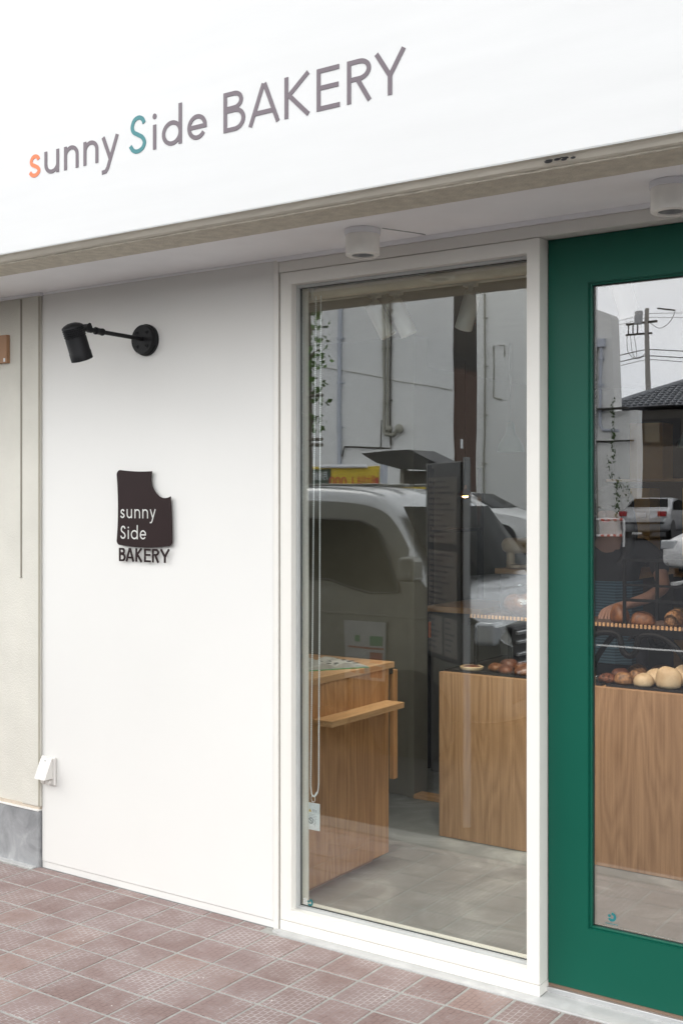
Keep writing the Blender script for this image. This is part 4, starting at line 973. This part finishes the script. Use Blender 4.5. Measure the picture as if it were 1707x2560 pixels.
# ------------------------------------------------------------------ vehicles across the street (mirrored in the glass)
def car(name, label, cat, loc, rot, W, secs, belt, wins, wheels, paint, wshield, rear, wr=.30, extras=None, tum=.13, lit_paint=None):
    """secs: (x, ztop_edge, zcrown, zbottom); body half width W, sides lean in above the belt"""
    t = thing(name, label, cat, loc, rot)
    bm = bmesh.new(); rings = []
    zmax = max(s[1] for s in secs)
    def yw(z): return W if z <= belt else W - tum * (z - belt) / (zmax - belt)
    for x, ze, zc, zb, k in secs:
        zbt = min(belt, ze - .02); Wk = W * k; dy = W - Wk
        half = [(0, zb), (Wk * .9, zb), (Wk, zb + .10), (Wk, (zb + zbt) / 2), (Wk - .004, zbt), (yw((ze + zbt) / 2) - dy, (ze + zbt) / 2), (yw(ze) - dy - .015, ze - .03), (yw(ze) - dy - .07, ze + (zc - ze) * .5), (yw(ze) * .5 - dy * .5, zc - .006), (0, zc)]
        ring = [bm.verts.new((x, y, z)) for y, z in half] + [bm.verts.new((x, -y, z)) for y, z in half[1:-1][::-1]]
        rings.append(ring)
    n = len(rings[0])
    for A, Bq in zip(rings, rings[1:]):
        for k in range(n): bm.faces.new((A[k], A[(k + 1) % n], Bq[(k + 1) % n], Bq[k]))
    bm.faces.new(rings[0]); bm.faces.new(rings[-1][::-1])
    bmesh.ops.recalc_face_normals(bm, faces=bm.faces)
    me = bpy.data.meshes.new('body'); bm.to_mesh(me); bm.free(); me.materials.append(paint)
    if lit_paint:
        me.materials.append(lit_paint)
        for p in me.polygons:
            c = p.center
            if abs(p.normal.z) > .45 and c.z > .7 or (c.z > belt + .3 and abs(c.y) < W - tum * .8): p.material_index = 1  # upward faces get the brighter paint, imitating light from the sky
    for p in me.polygons: p.use_smooth = True
    o = bpy.data.objects.new('body', me); o.parent = t; col.objects.link(o)
    md = o.modifiers.new('s', 'SUBSURF'); md.levels = 2; md.render_levels = 2
    for poly in wins:
        for s in (-1, 1):
            mb = MB(); P = [(x, s * (yw(z) + .004), z) for x, z in poly]; mb.quadslab(P, (0, s, .25), .008); part('side_window', mb, M_cglass, t, local=True)
            mb = MB(); mb.tube([(x, s * (yw(z) + .010), z) for x, z in poly], .010, 6, closed=True); part('window_seal', mb, M_bumper, t, local=True)
    for nm, q in (('windshield', wshield), ('rear_window', rear)):
        if not q: continue
        (xb, zb_, yb), (xt, zt_, yt) = q; sgn = 1 if xb > xt else -1
        mb = MB(); cx = (xb + xt) / 2 + sgn * .04; N_ = 6
        nrm = Vector((abs(zt_ - zb_), 0, abs(xb - xt))); nrm.x *= sgn; nrm.normalize()
        grid = []
        for i in range(N_ + 1):
            u = -1 + 2 * i / N_; bow = .07 * (1 - u * u) * sgn
            grid.append((Vector((xb + bow, yb * u, zb_)) + nrm * .03, Vector((xt + bow * .5, yt * u, zt_)) + nrm * .03))
        for a, b_ in zip(grid, grid[1:]):
            mb.quadslab((a[0], b_[0], b_[1], a[1]), nrm, .006)
        part(nm, mb, M_cglass, t, local=True)
    for x in wheels:
        for s in (-1, 1):
            mb = MB(); mb.lathe([(0, -.1), (wr * .9, -.1), (wr, -.07), (wr, .07), (wr * .9, .1), (wr * .66, .1), (wr * .66, .07), (0, .07)], (x, s * (W - .11), wr), (0, s, 0), 32); wh = part('wheel', mb, M_tyre, t, local=True, smooth=True)
            mb = MB(); mb.lathe([(wr * .65, .09), (wr * .60, .10), (wr * .55, .08), (wr * .2, .085), (0, .09)], (x, s * (W - .11), wr), (0, s, 0), 24)
            me = finish(mb, 'rim', M_rim); oo = bpy.data.objects.new('rim', me); oo.parent = wh; col.objects.link(oo)
            mb = MB(); mb.lathe([(wr * 1.16, 0), (wr * 1.16, .004), (0, .004)], (x, s * (W + .0), wr), (0, s, 0), 32); part('wheel_arch', mb, M_bumper, t, local=True)
    if extras: extras(t, W, yw)
    return t
# light van parked by the kerb: front points +X, side toward the shop
def van_x(t, W, yw):
    for s in (1, -1):
        mb = MB(); mb.box((1.78, s * W - .17 if s > 0 else -W - .008, .80), (1.93, s * W + .008 if s > 0 else -W + .17, .95), .03, 3); part('headlight', mb, M_hlamp, t, local=True)
        mb = MB(); mb.box((-.35, s * W - .006, 1.035), (-.17, s * W + .012, 1.085), .008); part('door_handle', mb, M_van_shaded, t, local=True)
        mb = MB(); mb.box((-1.9, s * W - .005, .945), (1.6, s * W + .008, .962), .004); part('side_moulding', mb, M_van_shaded, t, local=True)
        mb = MB()
        for x in (-1.02, .02): mb.box((x, s * (W - .002), .30), (x + .008, s * (W + .004), 1.17))
        part('door_gap', mb, M_bumper, t, local=True)
    mb = MB()
    for z in (.60, .66, .72, .80, .86): mb.box((1.94, -.56, z), (1.985, .56, z + .022), .004)
    part('grille', mb, M_alu, t, local=True)
    mb = MB(); mb.box((1.84, -.60, .40), (1.965, .60, .92), .03); part('grille_surround', mb, M_bumper, t, local=True)
    mb = MB(); mb.box((1.90, -.165, .42), (1.995, .165, .53), .004); part('number_plate', mb, M_paper, t, local=True)
    mb = MB(); mb.box((1.30, W + .02, 1.20), (1.42, W + .16, 1.36), .03, 3); mb.box((1.34, W - .05, 1.20), (1.38, W + .04, 1.23)); part('wing_mirror', mb, M_van_shaded, t, local=True)
    mb = MB(); mb.box((-.02, W + .001, 1.008), (.22, W + .004, 1.056)); st_ = part('small_sticker', mb, M_paper, t, local=True, label='small white and red sticker on the van door')
    mb = MB(); mb.box((-.005, W + .0045, 1.016), (.205, W + .006, 1.026)); part('sticker_print', mb, M_redp, t, local=True)
    for y in (-.45, -.15, .15, .45):
        mb = MB(); mb.box((-1.7, y - .03, 1.835), (.9, y + .03, 1.853), .006); part('roof_rib', mb, M_van_shaded, t, local=True)
VX = -5.32
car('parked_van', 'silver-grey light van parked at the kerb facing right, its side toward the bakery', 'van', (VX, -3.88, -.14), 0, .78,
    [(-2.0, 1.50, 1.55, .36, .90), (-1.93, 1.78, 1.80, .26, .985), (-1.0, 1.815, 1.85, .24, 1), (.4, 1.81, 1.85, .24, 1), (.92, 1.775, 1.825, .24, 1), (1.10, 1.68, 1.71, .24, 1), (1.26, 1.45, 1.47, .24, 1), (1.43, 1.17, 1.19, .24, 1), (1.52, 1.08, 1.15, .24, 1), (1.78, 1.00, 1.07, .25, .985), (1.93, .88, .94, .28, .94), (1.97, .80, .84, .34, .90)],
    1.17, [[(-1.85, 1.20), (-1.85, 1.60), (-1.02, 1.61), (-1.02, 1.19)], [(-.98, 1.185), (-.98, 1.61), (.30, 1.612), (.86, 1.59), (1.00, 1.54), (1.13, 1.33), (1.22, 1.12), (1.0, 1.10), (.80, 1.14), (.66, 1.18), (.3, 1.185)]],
    [-1.25, 1.30], M_van_shaded, ((1.46, 1.20, .72), (1.13, 1.67, .62)), ((-2.0, 1.2, .6), (-1.96, 1.7, .55)), .28, van_x, lit_paint=M_van_lit)
# notice sheet standing on the pavement in front of the van
t = thing('notice_board', 'white notice sheet with green and red blocks leaning against the parked van', 'notice', (-4.6, -3.06, -.1))
NX, NZ = .30, -.07
mb = MB(); mb.box((-4.83 + NX, -3.086, .44 + NZ), (-4.50 + NX, -3.080, .84 + NZ), .001); part('sheet', mb, simple('weathered_sheet', (.34, .35, .35), .6), t)
for q in ((-4.74, .70, -4.70, .745), (-4.62, .68, -4.52, .745)):
    mb = MB(); mb.box((q[0] + NX, -3.0798, q[1] + NZ), (q[2] + NX, -3.0785, q[3] + NZ)); part('green_block', mb, simple('faded_green_print', (.05, .18, .08), .6), t)
M_fred = simple('faded_red_print', (.28, .07, .05), .6)
for q in ((-4.80, .655, -4.51, .668), (-4.62, .56, -4.52, .635), (-4.62, .46, -4.52, .54), (-4.78, .48, -4.74, .52), (-4.71, .48, -4.67, .52)):
    mb = MB(); mb.box((q[0] + NX, -3.0798, q[1] + NZ), (q[2] + NX, -3.0785, q[3] + NZ)); part('red_block', mb, M_fred, t)
for x in (-4.82, -4.53):
    mb = MB(); mb.box((x + NX, -3.098, -.12), (x + .02 + NX, -3.088, .84 + NZ)); part('stand_leg', mb, M_black, t)
BX, BY, BR = -3.1265, -2.025, 38.8
# tall slim information board on the pavement
t = thing('information_board', 'tall slim dark information board with posted sheets standing at the roadside', 'board', (BX, BY, -.12), R(BR))
mb = MB(); mb.box((-.255, -.03, .84), (.255, .03, 1.92), .006); part('panel', mb, M_bumper, t, local=True)
for x in (-.275, .258):
    mb = MB(); mb.box((x, -.018, .0), (x + .016, .018, 1.94), .003); part('edge_post', mb, M_tran if x > 0 else M_bumper, t, local=True)
for s_ in (-1, 1):
    for (a, b_, c, d) in ((-.21, 1.48, .21, 1.84), (-.21, 1.11, .21, 1.44), (-.21, .87, .0, 1.08), (.03, .87, .21, 1.08)):
        mb = MB(); mb.box((a, s_ * .0305 - .0015, b_), (c, s_ * .0305 + .0015, d)); po = part('poster', mb, M_dimp, t, local=True)
        mb = MB(); rr = random.Random(int(b_ * 100)); z = d - .03
        while z > b_ + .02:
            mb.box((a + .02, s_ * .0335 - .001, z), (a + .02 + (c - a - .04) * rr.uniform(.4, 1), s_ * .0335 + .001, z + .010)); z -= .03
        me = finish(mb, 'print', M_ink); oo = bpy.data.objects.new('print', me); oo.parent = po; col.objects.link(oo)

def sedan_x(t, W, yw):
    for s in (-1, 1):
        mb = MB(); mb.box((-2.30, s * W * .62 if s > 0 else -W + .03, .80), (-2.16, W - .03 if s > 0 else -W * .62, .98), .02, 2); part('tail_light', mb, M_tail, t, local=True)
        mb = MB(); mb.box((.55, s * W + (.0 if s > 0 else -.17), .93), (.68, s * W + (.17 if s > 0 else 0), 1.06), .03, 2); part('wing_mirror', mb, M_silver, t, local=True)
        mb = MB(); mb.box((2.05, s * W * .55 if s > 0 else -W + .06, .62), (2.22, W - .06 if s > 0 else -W * .55, .78), .02); part('headlight', mb, M_hlamp, t, local=True)
    mb = MB(); mb.box((-2.335, -.17, .76), (-2.30, .17, .93), .004); part('number_plate', mb, M_paper, t, local=True)
    mb = MB(); mb.box((-2.36, -.75, .52), (-2.2, .75, .60), .02); part('bumper_strip', mb, M_bumper, t, local=True)
sed_secs = [(-2.28, .80, .84, .32, .88), (-2.20, 1.00, 1.04, .24, .95), (-1.75, 1.06, 1.09, .22, 1), (-1.50, 1.10, 1.14, .22, 1), (-.95, 1.38, 1.42, .22, 1), (-.3, 1.44, 1.48, .22, 1), (.3, 1.40, 1.45, .22, 1), (1.0, 1.08, 1.12, .22, 1), (1.2, .96, 1.02, .22, 1), (1.9, .82, .90, .22, .98), (2.15, .70, .76, .26, .92), (2.25, .58, .62, .34, .86)]
sed_w = [[(-1.35, 1.03), (-.95, 1.30), (-.25, 1.38), (-.25, 1.01)], [(-.18, 1.01), (-.18, 1.38), (.30, 1.33), (.80, 1.05), (.82, .99)]]
def sedan(name, label, loc, rot, paint):
    return car(name, label, 'car', loc, rot, .86, sed_secs, .98, sed_w, [-1.35, 1.40], paint, ((1.02, 1.06, .72), (.38, 1.40, .58)), ((-1.56, 1.08, .72), (-1.0, 1.38, .58)), .31, sedan_x)
sedan('parked_car', 'silver sedan parked with its rear toward the street, far across the parking lot', (-14.55, -37.9, .19), R(-95), M_silver)
sedan('parked_car', 'white sedan with its nose toward the street at the right of the parking lot', (-6.12, -20.2, .02), R(112), M_whitec)
car('parked_car', 'white estate car parked side-on in front of the pale building across the street', 'car', (-14.3, -23.0, .30), 0, .86,
    [(-2.28, 1.1, 1.15, .32, .92), (-2.2, 1.40, 1.44, .24, .97), (-1.6, 1.47, 1.51, .22, 1), (-.3, 1.47, 1.52, .22, 1), (.3, 1.42, 1.46, .22, 1), (.98, 1.08, 1.12, .22, 1), (1.2, .98, 1.03, .22, 1), (1.9, .86, .92, .22, .98), (2.15, .74, .80, .26, .92), (2.25, .60, .64, .34, .86)],
    .98, [[(-2.05, 1.03), (-1.95, 1.36), (-1.2, 1.40), (-1.2, 1.01)], [(-1.12, 1.01), (-1.12, 1.40), (-.25, 1.41), (-.25, 1.01)], [(-.18, 1.01), (-.18, 1.40), (.30, 1.36), (.80, 1.05), (.82, .99)]], [-1.35, 1.40], M_whitec, ((1.02, 1.06, .72), (.38, 1.42, .58)), ((-2.28, 1.08, .72), (-2.1, 1.4, .60)), .31, sedan_x)

# yellow parking sign
t = thing('parking_sign', 'yellow and green parking rate sign with a lamp tube on top, behind the van', 'sign', (-10.7, -11.9, -.05))
mb = MB(); mb.box((-11.45, -11.95, 1.10), (-9.85, -11.85, 2.13), .01); part('panel', mb, M_signy, t)
mb = MB(); mb.box((-11.40, -11.848, 1.15), (-10.80, -11.843, 2.09)); part('green_field', mb, M_signg, t)
mb = MB()
for x in (-11.50, -9.85): mb.box((x, -11.97, -.06), (x + .05, -11.83, 2.15))
part('post', mb, M_pipe, t)
mb = MB(); mb.cyl((-10.99, -11.80, 2.13), (-10.07, -11.80, 2.13), .03, n=10); part('lamp_tube', mb, M_lampb, t, smooth=True)
textpart('sign_text', '1,000', .24, M_redp, t, (-9.98 - .33, -11.842, 1.80), rotx=90, rotz=180, align='LEFT')
textpart('sign_text', '最大料金', .15, M_redp, t, (-9.93, -11.842, 1.86), rotx=90, rotz=180, align='LEFT', sx=.62)
textpart('sign_text', '月極駐車場', .16, M_paper, t, (-10.86, -11.842, 1.92), rotx=90, rotz=180, align='LEFT', sx=.62)
textpart('sign_text', '時間貸', .15, M_paper, t, (-10.90, -11.842, 1.70), rotx=90, rotz=180, align='LEFT')
mb = MB(); mb.box((-9.93, -11.848, 1.62), (-9.88, -11.842, 1.95)); part('red_tab', mb, M_redp, t)
# pay station with canopy
t = thing('pay_station', 'dark parking pay station under a small sloped metal canopy, behind the van', 'pay station', (-6.9, -7.9, -.1))
mb = MB(); mb.prism([(-7.46, 2.13), (-6.80, 2.16), (-6.40, 1.98), (-6.40, 1.93), (-6.95, 1.94), (-7.25, 2.02)], 'xz', -8.25, -7.7); part('canopy', mb, M_bumper, t)
mb = MB()
for i in range(34): mb.box((-7.46 + i * .02, -7.70, 2.133 + i * .0009), (-7.448 + i * .02, -7.685, 2.15 + i * .0009))
part('canopy_edge', mb, M_alu, t)
mb = MB(); mb.box((-7.06, -8.0, -.12), (-7.01, -7.9, 2.0)); part('post', mb, M_pole, t)
mb = MB(); mb.box((-6.98, -8.2, -.12), (-6.42, -7.85, 1.92), .01); part('cabinet', mb, M_wall_dk, t)
mb = MB(); mb.box((-7.26, -7.84, 1.2), (-6.62, -7.8, 1.76), .005); part('yellow_panel', mb, M_signy, t)

# red and white barrier
t = thing('striped_barrier', 'low red and white striped tube barrier in the parking lot', 'barrier', (-13.5, -29.9, .15))
mb = MB(); pth = smoothpath([(-13.75, -29.9, .16), (-13.74, -29.9, .88), (-13.62, -29.9, .98), (-12.95, -29.9, .98), (-12.82, -29.9, .88), (-12.81, -29.9, .16)], 6); mb.tube(pth, .04, 10); mb.tube([(-13.74, -29.9, .5), (-12.82, -29.9, .5)], .035, 8); part('tube', mb, M_whitec, t, smooth=True)
mb = MB()
for i in range(4): mb.cyl((-13.55 + i * .2, -29.9, .98), (-13.45 + i * .2, -29.9, .98), .043, n=12); mb.cyl((-13.55 + i * .2, -29.9, .5), (-13.45 + i * .2, -29.9, .5), .038, n=12)
part('red_band', mb, M_redp, t)

# buildings across the street
t = thing('pale_building', 'tall pale rendered building wall with drain pipes across the street', 'building', (-25, -34, .15))
mb = MB(); mb.box((-33, -31.5, .1), (-18.62, -30, 9.6)); part('wall', mb, M_bldA, t)
mb = MB(); mb.box((-18.619, -31.45, .1), (-18.56, -30.05, 5.9)); part('side_cladding', mb, M_brown, t)
mb = MB(); mb.box((-18.619, -31.45, 5.901), (-18.57, -30.05, 9.6)); part('dark_side_wall', mb, M_gap, t)  # upper side wall, much darker than the front
mb = MB(); mb.box((-18.56, -30.5, 3.3), (-18.54, -30.35, 3.6)); part('switch_plate', mb, M_paper, t)
def pipe(t, x, y, z0, z1, r, m, br=3):
    mb = MB(); mb.cyl((x, y, z0), (x, y, z1), r, n=12)
    for i in range(br):
        z = z0 + (z1 - z0) * (i + .5) / br; mb.cyl((x, y, z), (x, y, z + .06), r * 1.5, n=12); mb.box((x - r * 2.4, y - .1, z + .01), (x + r * 2.4, y - r, z + .05))
    part('drain_pipe', mb, m, t, smooth=True)
pipe(t, -23.1, -29.9, .2, 9.5, .075, M_pipe, 6)
pipe(t, -21.27, -29.9, 3.9, 9.5, .05, M_pipe2, 3); pipe(t, -21.12, -29.9, 3.9, 9.5, .04, M_pipe2, 3); pipe(t, -21.02, -29.92, 3.4, 9.5, .025, M_gap, 2)
mb = MB(); mb.tube([(-21.27, -29.9, 3.95), (-21.2, -29.88, 3.8), (-20.85, -29.85, 3.78), (-20.7, -29.85, 3.95)], .07, 10); mb.ball((-20.62, -29.85, 4.0), .15); mb.ball((-21.05, -29.85, 4.0), .12); part('pipe_elbow', mb, M_pipe2, t, smooth=True)
mb = MB(); mb.tube([(-21.05, -29.93, 3.8), (-21.05, -29.93, 3.30), (-22.9, -29.93, 3.42), (-23.0, -29.93, 3.1)], .028, 8); mb.tube([(-21.4, -29.93, 4.3), (-21.45, -29.93, 3.35)], .02, 8); part('conduit', mb, M_gap, t, smooth=True)
mb = MB(); mb.tube([(-25, -29.97, 6.5), (-22, -29.97, 5.9), (-20, -29.97, 5.45), (-18.65, -29.97, 5.2)], .014, 6); part('wall_crack', mb, M_pipe2, t)
t = thing('pale_building', 'pale rendered building with a rust-stained hatch and stepped lower wing across the street', 'building', (-17, -36, .15))
mb = MB(); mb.prism([(-19.95, .1), (-19.95, 11.2), (-17.5, 10.8), (-15.9, 8.25), (-15.39, 8.11), (-14.92, 7.90), (-14.86, 7.8), (-14.72, 5.2), (-14.72, .1)], 'xz', -34.7, -34); part('wall', mb, M_bldB, t)
mb = MB(); mb.box((-14.719, -34.6, .1), (-13.95, -34.1, 4.58)); part('lower_wing', mb, M_bldB, t)
mb = MB(); mb.box((-15.38, -33.99, 6.75), (-15.02, -33.8, 7.05), .02); part('vent_hood', mb, M_pipe, t)
pipe(t, -15.15, -33.9, 4.1, 6.8, .05, M_pipe, 3); pipe(t, -15.30, -33.92, .2, 6.8, .028, M_pipe2, 3); pipe(t, -19.55, -33.9, .2, 9.0, .035, M_pipe2, 5)
mb = MB(); mb.tube([(-15.15, -33.9, 4.15), (-15.05, -33.9, 3.95), (-14.5, -33.9, 3.9)], .05, 8); part('pipe_elbow', mb, M_pipe, t, smooth=True)
mb = MB(); mb.tube([(-19.22, -33.96, 5.25), (-19.22, -33.96, 7.1), (-18.75, -33.96, 7.1), (-18.75, -33.96, 6.7)], .02, 6); mb.tube([(-19.22, -33.96, 5.25), (-18.85, -33.96, 5.15)], .03, 6); part('hatch_edge', mb, M_pipe2, t)
mb = MB(); mb.box((-15.6, -33.99, 4.62), (-14.2, -33.7, 4.68)); mb.box((-15.9, -33.98, 3.55), (-14.0, -33.9, 3.60)); part('ledge', mb, M_gap, t)
KB = 1.2; CPM = Vector((0, 3.536, 1.6)); t.scale = (KB, KB, KB); t.location = CPM + KB * (Vector(t.location) - CPM)
# ivy
def leaves(mb, pts, n, spread, size, rr):
    for _ in range(n):
        c = Vector(rr.choice(pts)) + Vector((rr.gauss(0, spread[0]), rr.gauss(0, spread[1]), rr.gauss(0, spread[2])))
        u = Vector((rr.gauss(0, 1), rr.gauss(0, 1), rr.gauss(0, 1))).normalized(); v = u.cross(Vector((rr.gauss(0, 1), rr.gauss(0, 1), rr.gauss(0, 1)))).normalized(); s = size * rr.uniform(.6, 1.3)
        mb.bm.faces.new([mb.bm.verts.new(c + q) for q in (u * s, v * s * .6, -u * s, -v * s * .6)])
mb = MB(); rr = random.Random(2)
leaves(mb, [(-14.65, -33.75, z) for z in (4.0, 3.7, 3.4, 3.0, 4.6, 4.9)] + [(-14.6 - .35 * abs(z - 2.2), -33.75, z) for z in (2.9, 2.7, 2.4)] + [(-14.5 + .1 * k, -33.75, 2.2 - .1 * k) for k in range(5)] + [(-14.55, -33.75, z) for z in (2.0, 1.7, 1.4, 1.1)], 260, (.035, .05, .12), .055, rr)
mb.bm.transform(Matrix.Translation(CPM) @ Matrix.Diagonal((KB, KB, KB, 1)) @ Matrix.Translation(-CPM)); solo('wall_ivy', mb, M_ivy, 'strand of green ivy hanging down the corner of the stepped pale building', 'ivy')
# tiled-roof house
t = thing('tiled_house', 'brown two-storey house with a grey tiled hip roof across the street', 'house', (-13, -48, .15))
mb = MB(); mb.box((-17.7, -55, .1), (-8, -44.2, 5.32)); part('wall', mb, simple('grey_brown_siding', (.15, .135, .122), .8), t)
mb = MB(); e = [(-18.9, -43.4, 5.45), (-6.8, -43.4, 5.45), (-6.8, -56, 5.45), (-18.9, -56, 5.45)]
rg = [(-15.4, -49.5, 7.55), (-10.5, -49.5, 7.55)]
bmv = [mb.bm.verts.new(p) for p in e + rg]
for f in ((0, 1, 5, 4), (1, 2, 5), (2, 3, 4, 5), (3, 0, 4)): mb.bm.faces.new([bmv[i] for i in f])
mb.bm.faces.new([bmv[i] for i in (3, 2, 1, 0)])
rf = part('roof', mb, M_roof, t)
mb = MB()
for r_ in range(16):       # rows of rounded tiles on the street side
    v = (r_ + .5) / 16; y = -43.4 - 6.1 * v; z = 5.45 + 2.1 * v + .05; xa = -18.9 + 3.5 * v; xb = -6.8 - 3.7 * v
    n_ = int((xb - xa) / .27)
    for i in range(n_): mb.ball((xa + (i + .5) * .27, y, z), (.10, .22, .06), 6, 4)
me = finish(mb, 'roof_tiles', M_roof); me.transform(Matrix.Translation(-t.location)); oo = bpy.data.objects.new('roof_tiles', me); oo.parent = rf; col.objects.link(oo)
mb = MB(); mb.box((-15.6, -49.7, 7.55), (-10.3, -49.3, 7.8), .05); mb.box((-15.75, -49.75, 7.7), (-15.4, -49.25, 8.1), .05)
for a, b_ in (((-18.9, -43.4, 5.5), (-15.4, -49.5, 7.6)), ((-6.8, -43.4, 5.5), (-10.5, -49.5, 7.6))): mb.tube([a, b_], .12, 8)
me = finish(mb, 'ridge', M_roof); me.transform(Matrix.Translation(-t.location)); oo = bpy.data.objects.new('ridge', me); oo.parent = rf; col.objects.link(oo)
mb = MB(); mb.box((-17.4, -44.19, 3.95), (-15.85, -44.1, 4.95)); part('window_frame', mb, M_bumper, t)
mb = MB(); mb.box((-17.3, -44.12, 4.05), (-16.7, -44.08, 4.85)); part('window_pane', mb, M_wall_in, t)
t.scale = (KB, KB, KB); t.location = CPM + KB * (Vector(t.location) - CPM)
# utility pole and wires
t = thing('utility_pole', 'concrete utility pole with crossarms and a transformer above the tiled house', 'utility pole', (-15.7, -40, .1))
mb = MB(); mb.cyl((-15.62, -40, .1), (-15.72, -40, 8.95), .12, .085, n=16); part('pole', mb, M_pole, t, smooth=True)
mb = MB(); mb.box((-16.6, -40.05, 8.38), (-15.3, -39.95, 8.46)); mb.box((-16.6, -40.05, 7.95), (-15.5, -39.95, 8.02)); mb.cyl((-15.3, -40, 8.9), (-14.6, -40, 8.75), .03, n=8); part('crossarm', mb, M_gap, t)
mb = MB(); mb.cyl((-16.0, -39.8, 8.35), (-16.0, -39.8, 8.85), .17, n=16); part('transformer', mb, M_tran, t, smooth=True)
mb = MB()
for x in (-16.5, -16.3, -16.1): mb.cyl((x, -40, 8.0), (x, -40, 8.38), .03, n=8)
for q in range(3): mb.tube(smoothpath([(-16.55 + q * .15, -39.98, 8.0), (-16.5 + q * .18, -39.98, 7.3), (-16.1, -39.98, 7.0), (-15.75, -39.98, 7.2)], 5), .012, 5)
mb.tube(smoothpath([(-15.6, -40, 8.4), (-15.2, -40, 8.15), (-14.8, -40, 8.35), (-14.6, -40, 8.7)], 5), .012, 5)
part('jumper_wire', mb, M_gap, t)
KP = 1.42; CP = Vector((0, 3.536, 1.6))
t.scale = (KP, KP, KP); t.location = CP + KP * (Vector(t.location) - CP)
def wire(a, b_, sag, lab, r=.015):
    mb = MB(); a = CP + KP * (Vector(a) - CP); b_ = CP + KP * (Vector(b_) - CP)
    mb.tube([a.lerp(b_, i / 16) - Vector((0, 0, sag * 4 * (i / 16) * (1 - i / 16))) for i in range(17)], r, 5)
    solo('overhead_wire', mb, M_gap, lab, 'wire', group='wires at the utility pole')
for i, (za, zb_, s, r) in enumerate(((8.75, 9.3, .7, .012), (8.6, 9.2, .8, .012), (7.35, 7.3, .6, .028), (7.10, 6.9, .6, .028), (6.95, 6.4, .5, .018))):
    wire((-15.7, -40, za), (-40, -44, zb_ - .8), s, 'wire leaving the pole to the left, number %s from the top' % ('one', 'two', 'three', 'four', 'five')[i], r)
    wire((-15.7, -40, za), (8, -42, zb_ - .6), s, 'wire leaving the pole to the right, number %s from the top' % ('one', 'two', 'three', 'four', 'five')[i], r)
# street tree with supports
t = thing('street_tree', 'young street tree with fan-shaped green leaves tied to a wooden support', 'tree', (-7.65, -6.9, -.1))
mb = MB(); tp = smoothpath([(-7.66, -6.9, -.12), (-7.65, -6.9, 1.2), (-7.63, -6.9, 2.2), (-7.65, -6.92, 3.3), (-7.7, -6.95, 4.4)], 5); mb.tube(tp, [.07 - .0022 * i for i in range(len(tp))], 10)
rr = random.Random(8); tips = []
for i in range(14):
    z = 2.3 + i * .15; a = i * 2.4; L_ = (.75 - .02 * i) * (.22 if math.cos(a) > 0 else 1)
    b0 = Vector((-7.65, -6.9, z)); b1 = b0 + Vector((math.cos(a) * L_ * .5, math.sin(a) * L_ * .5, .18)); b2 = b0 + Vector((math.cos(a) * L_, math.sin(a) * L_, .22)); mb.tube([b0, b1, b2], [.022, .013, .006], 6); tips += [b1, b2, (b1 + b2) / 2]
part('trunk', mb, M_bark, t, smooth=True)
mb = MB(); tips2 = [p for p in tips if p.x < -7.5]
leaves(mb, tips2, 620, (.07, .11, .09), .042, rr); part('crown', mb, M_leaf, t)
mb = MB()
for z in (2.74, 2.25, 2.19): mb.cyl((-8.1, -6.85, z), (-7.38, -6.82, z), .018, n=8)
part('support_bar', mb, M_bark, t)
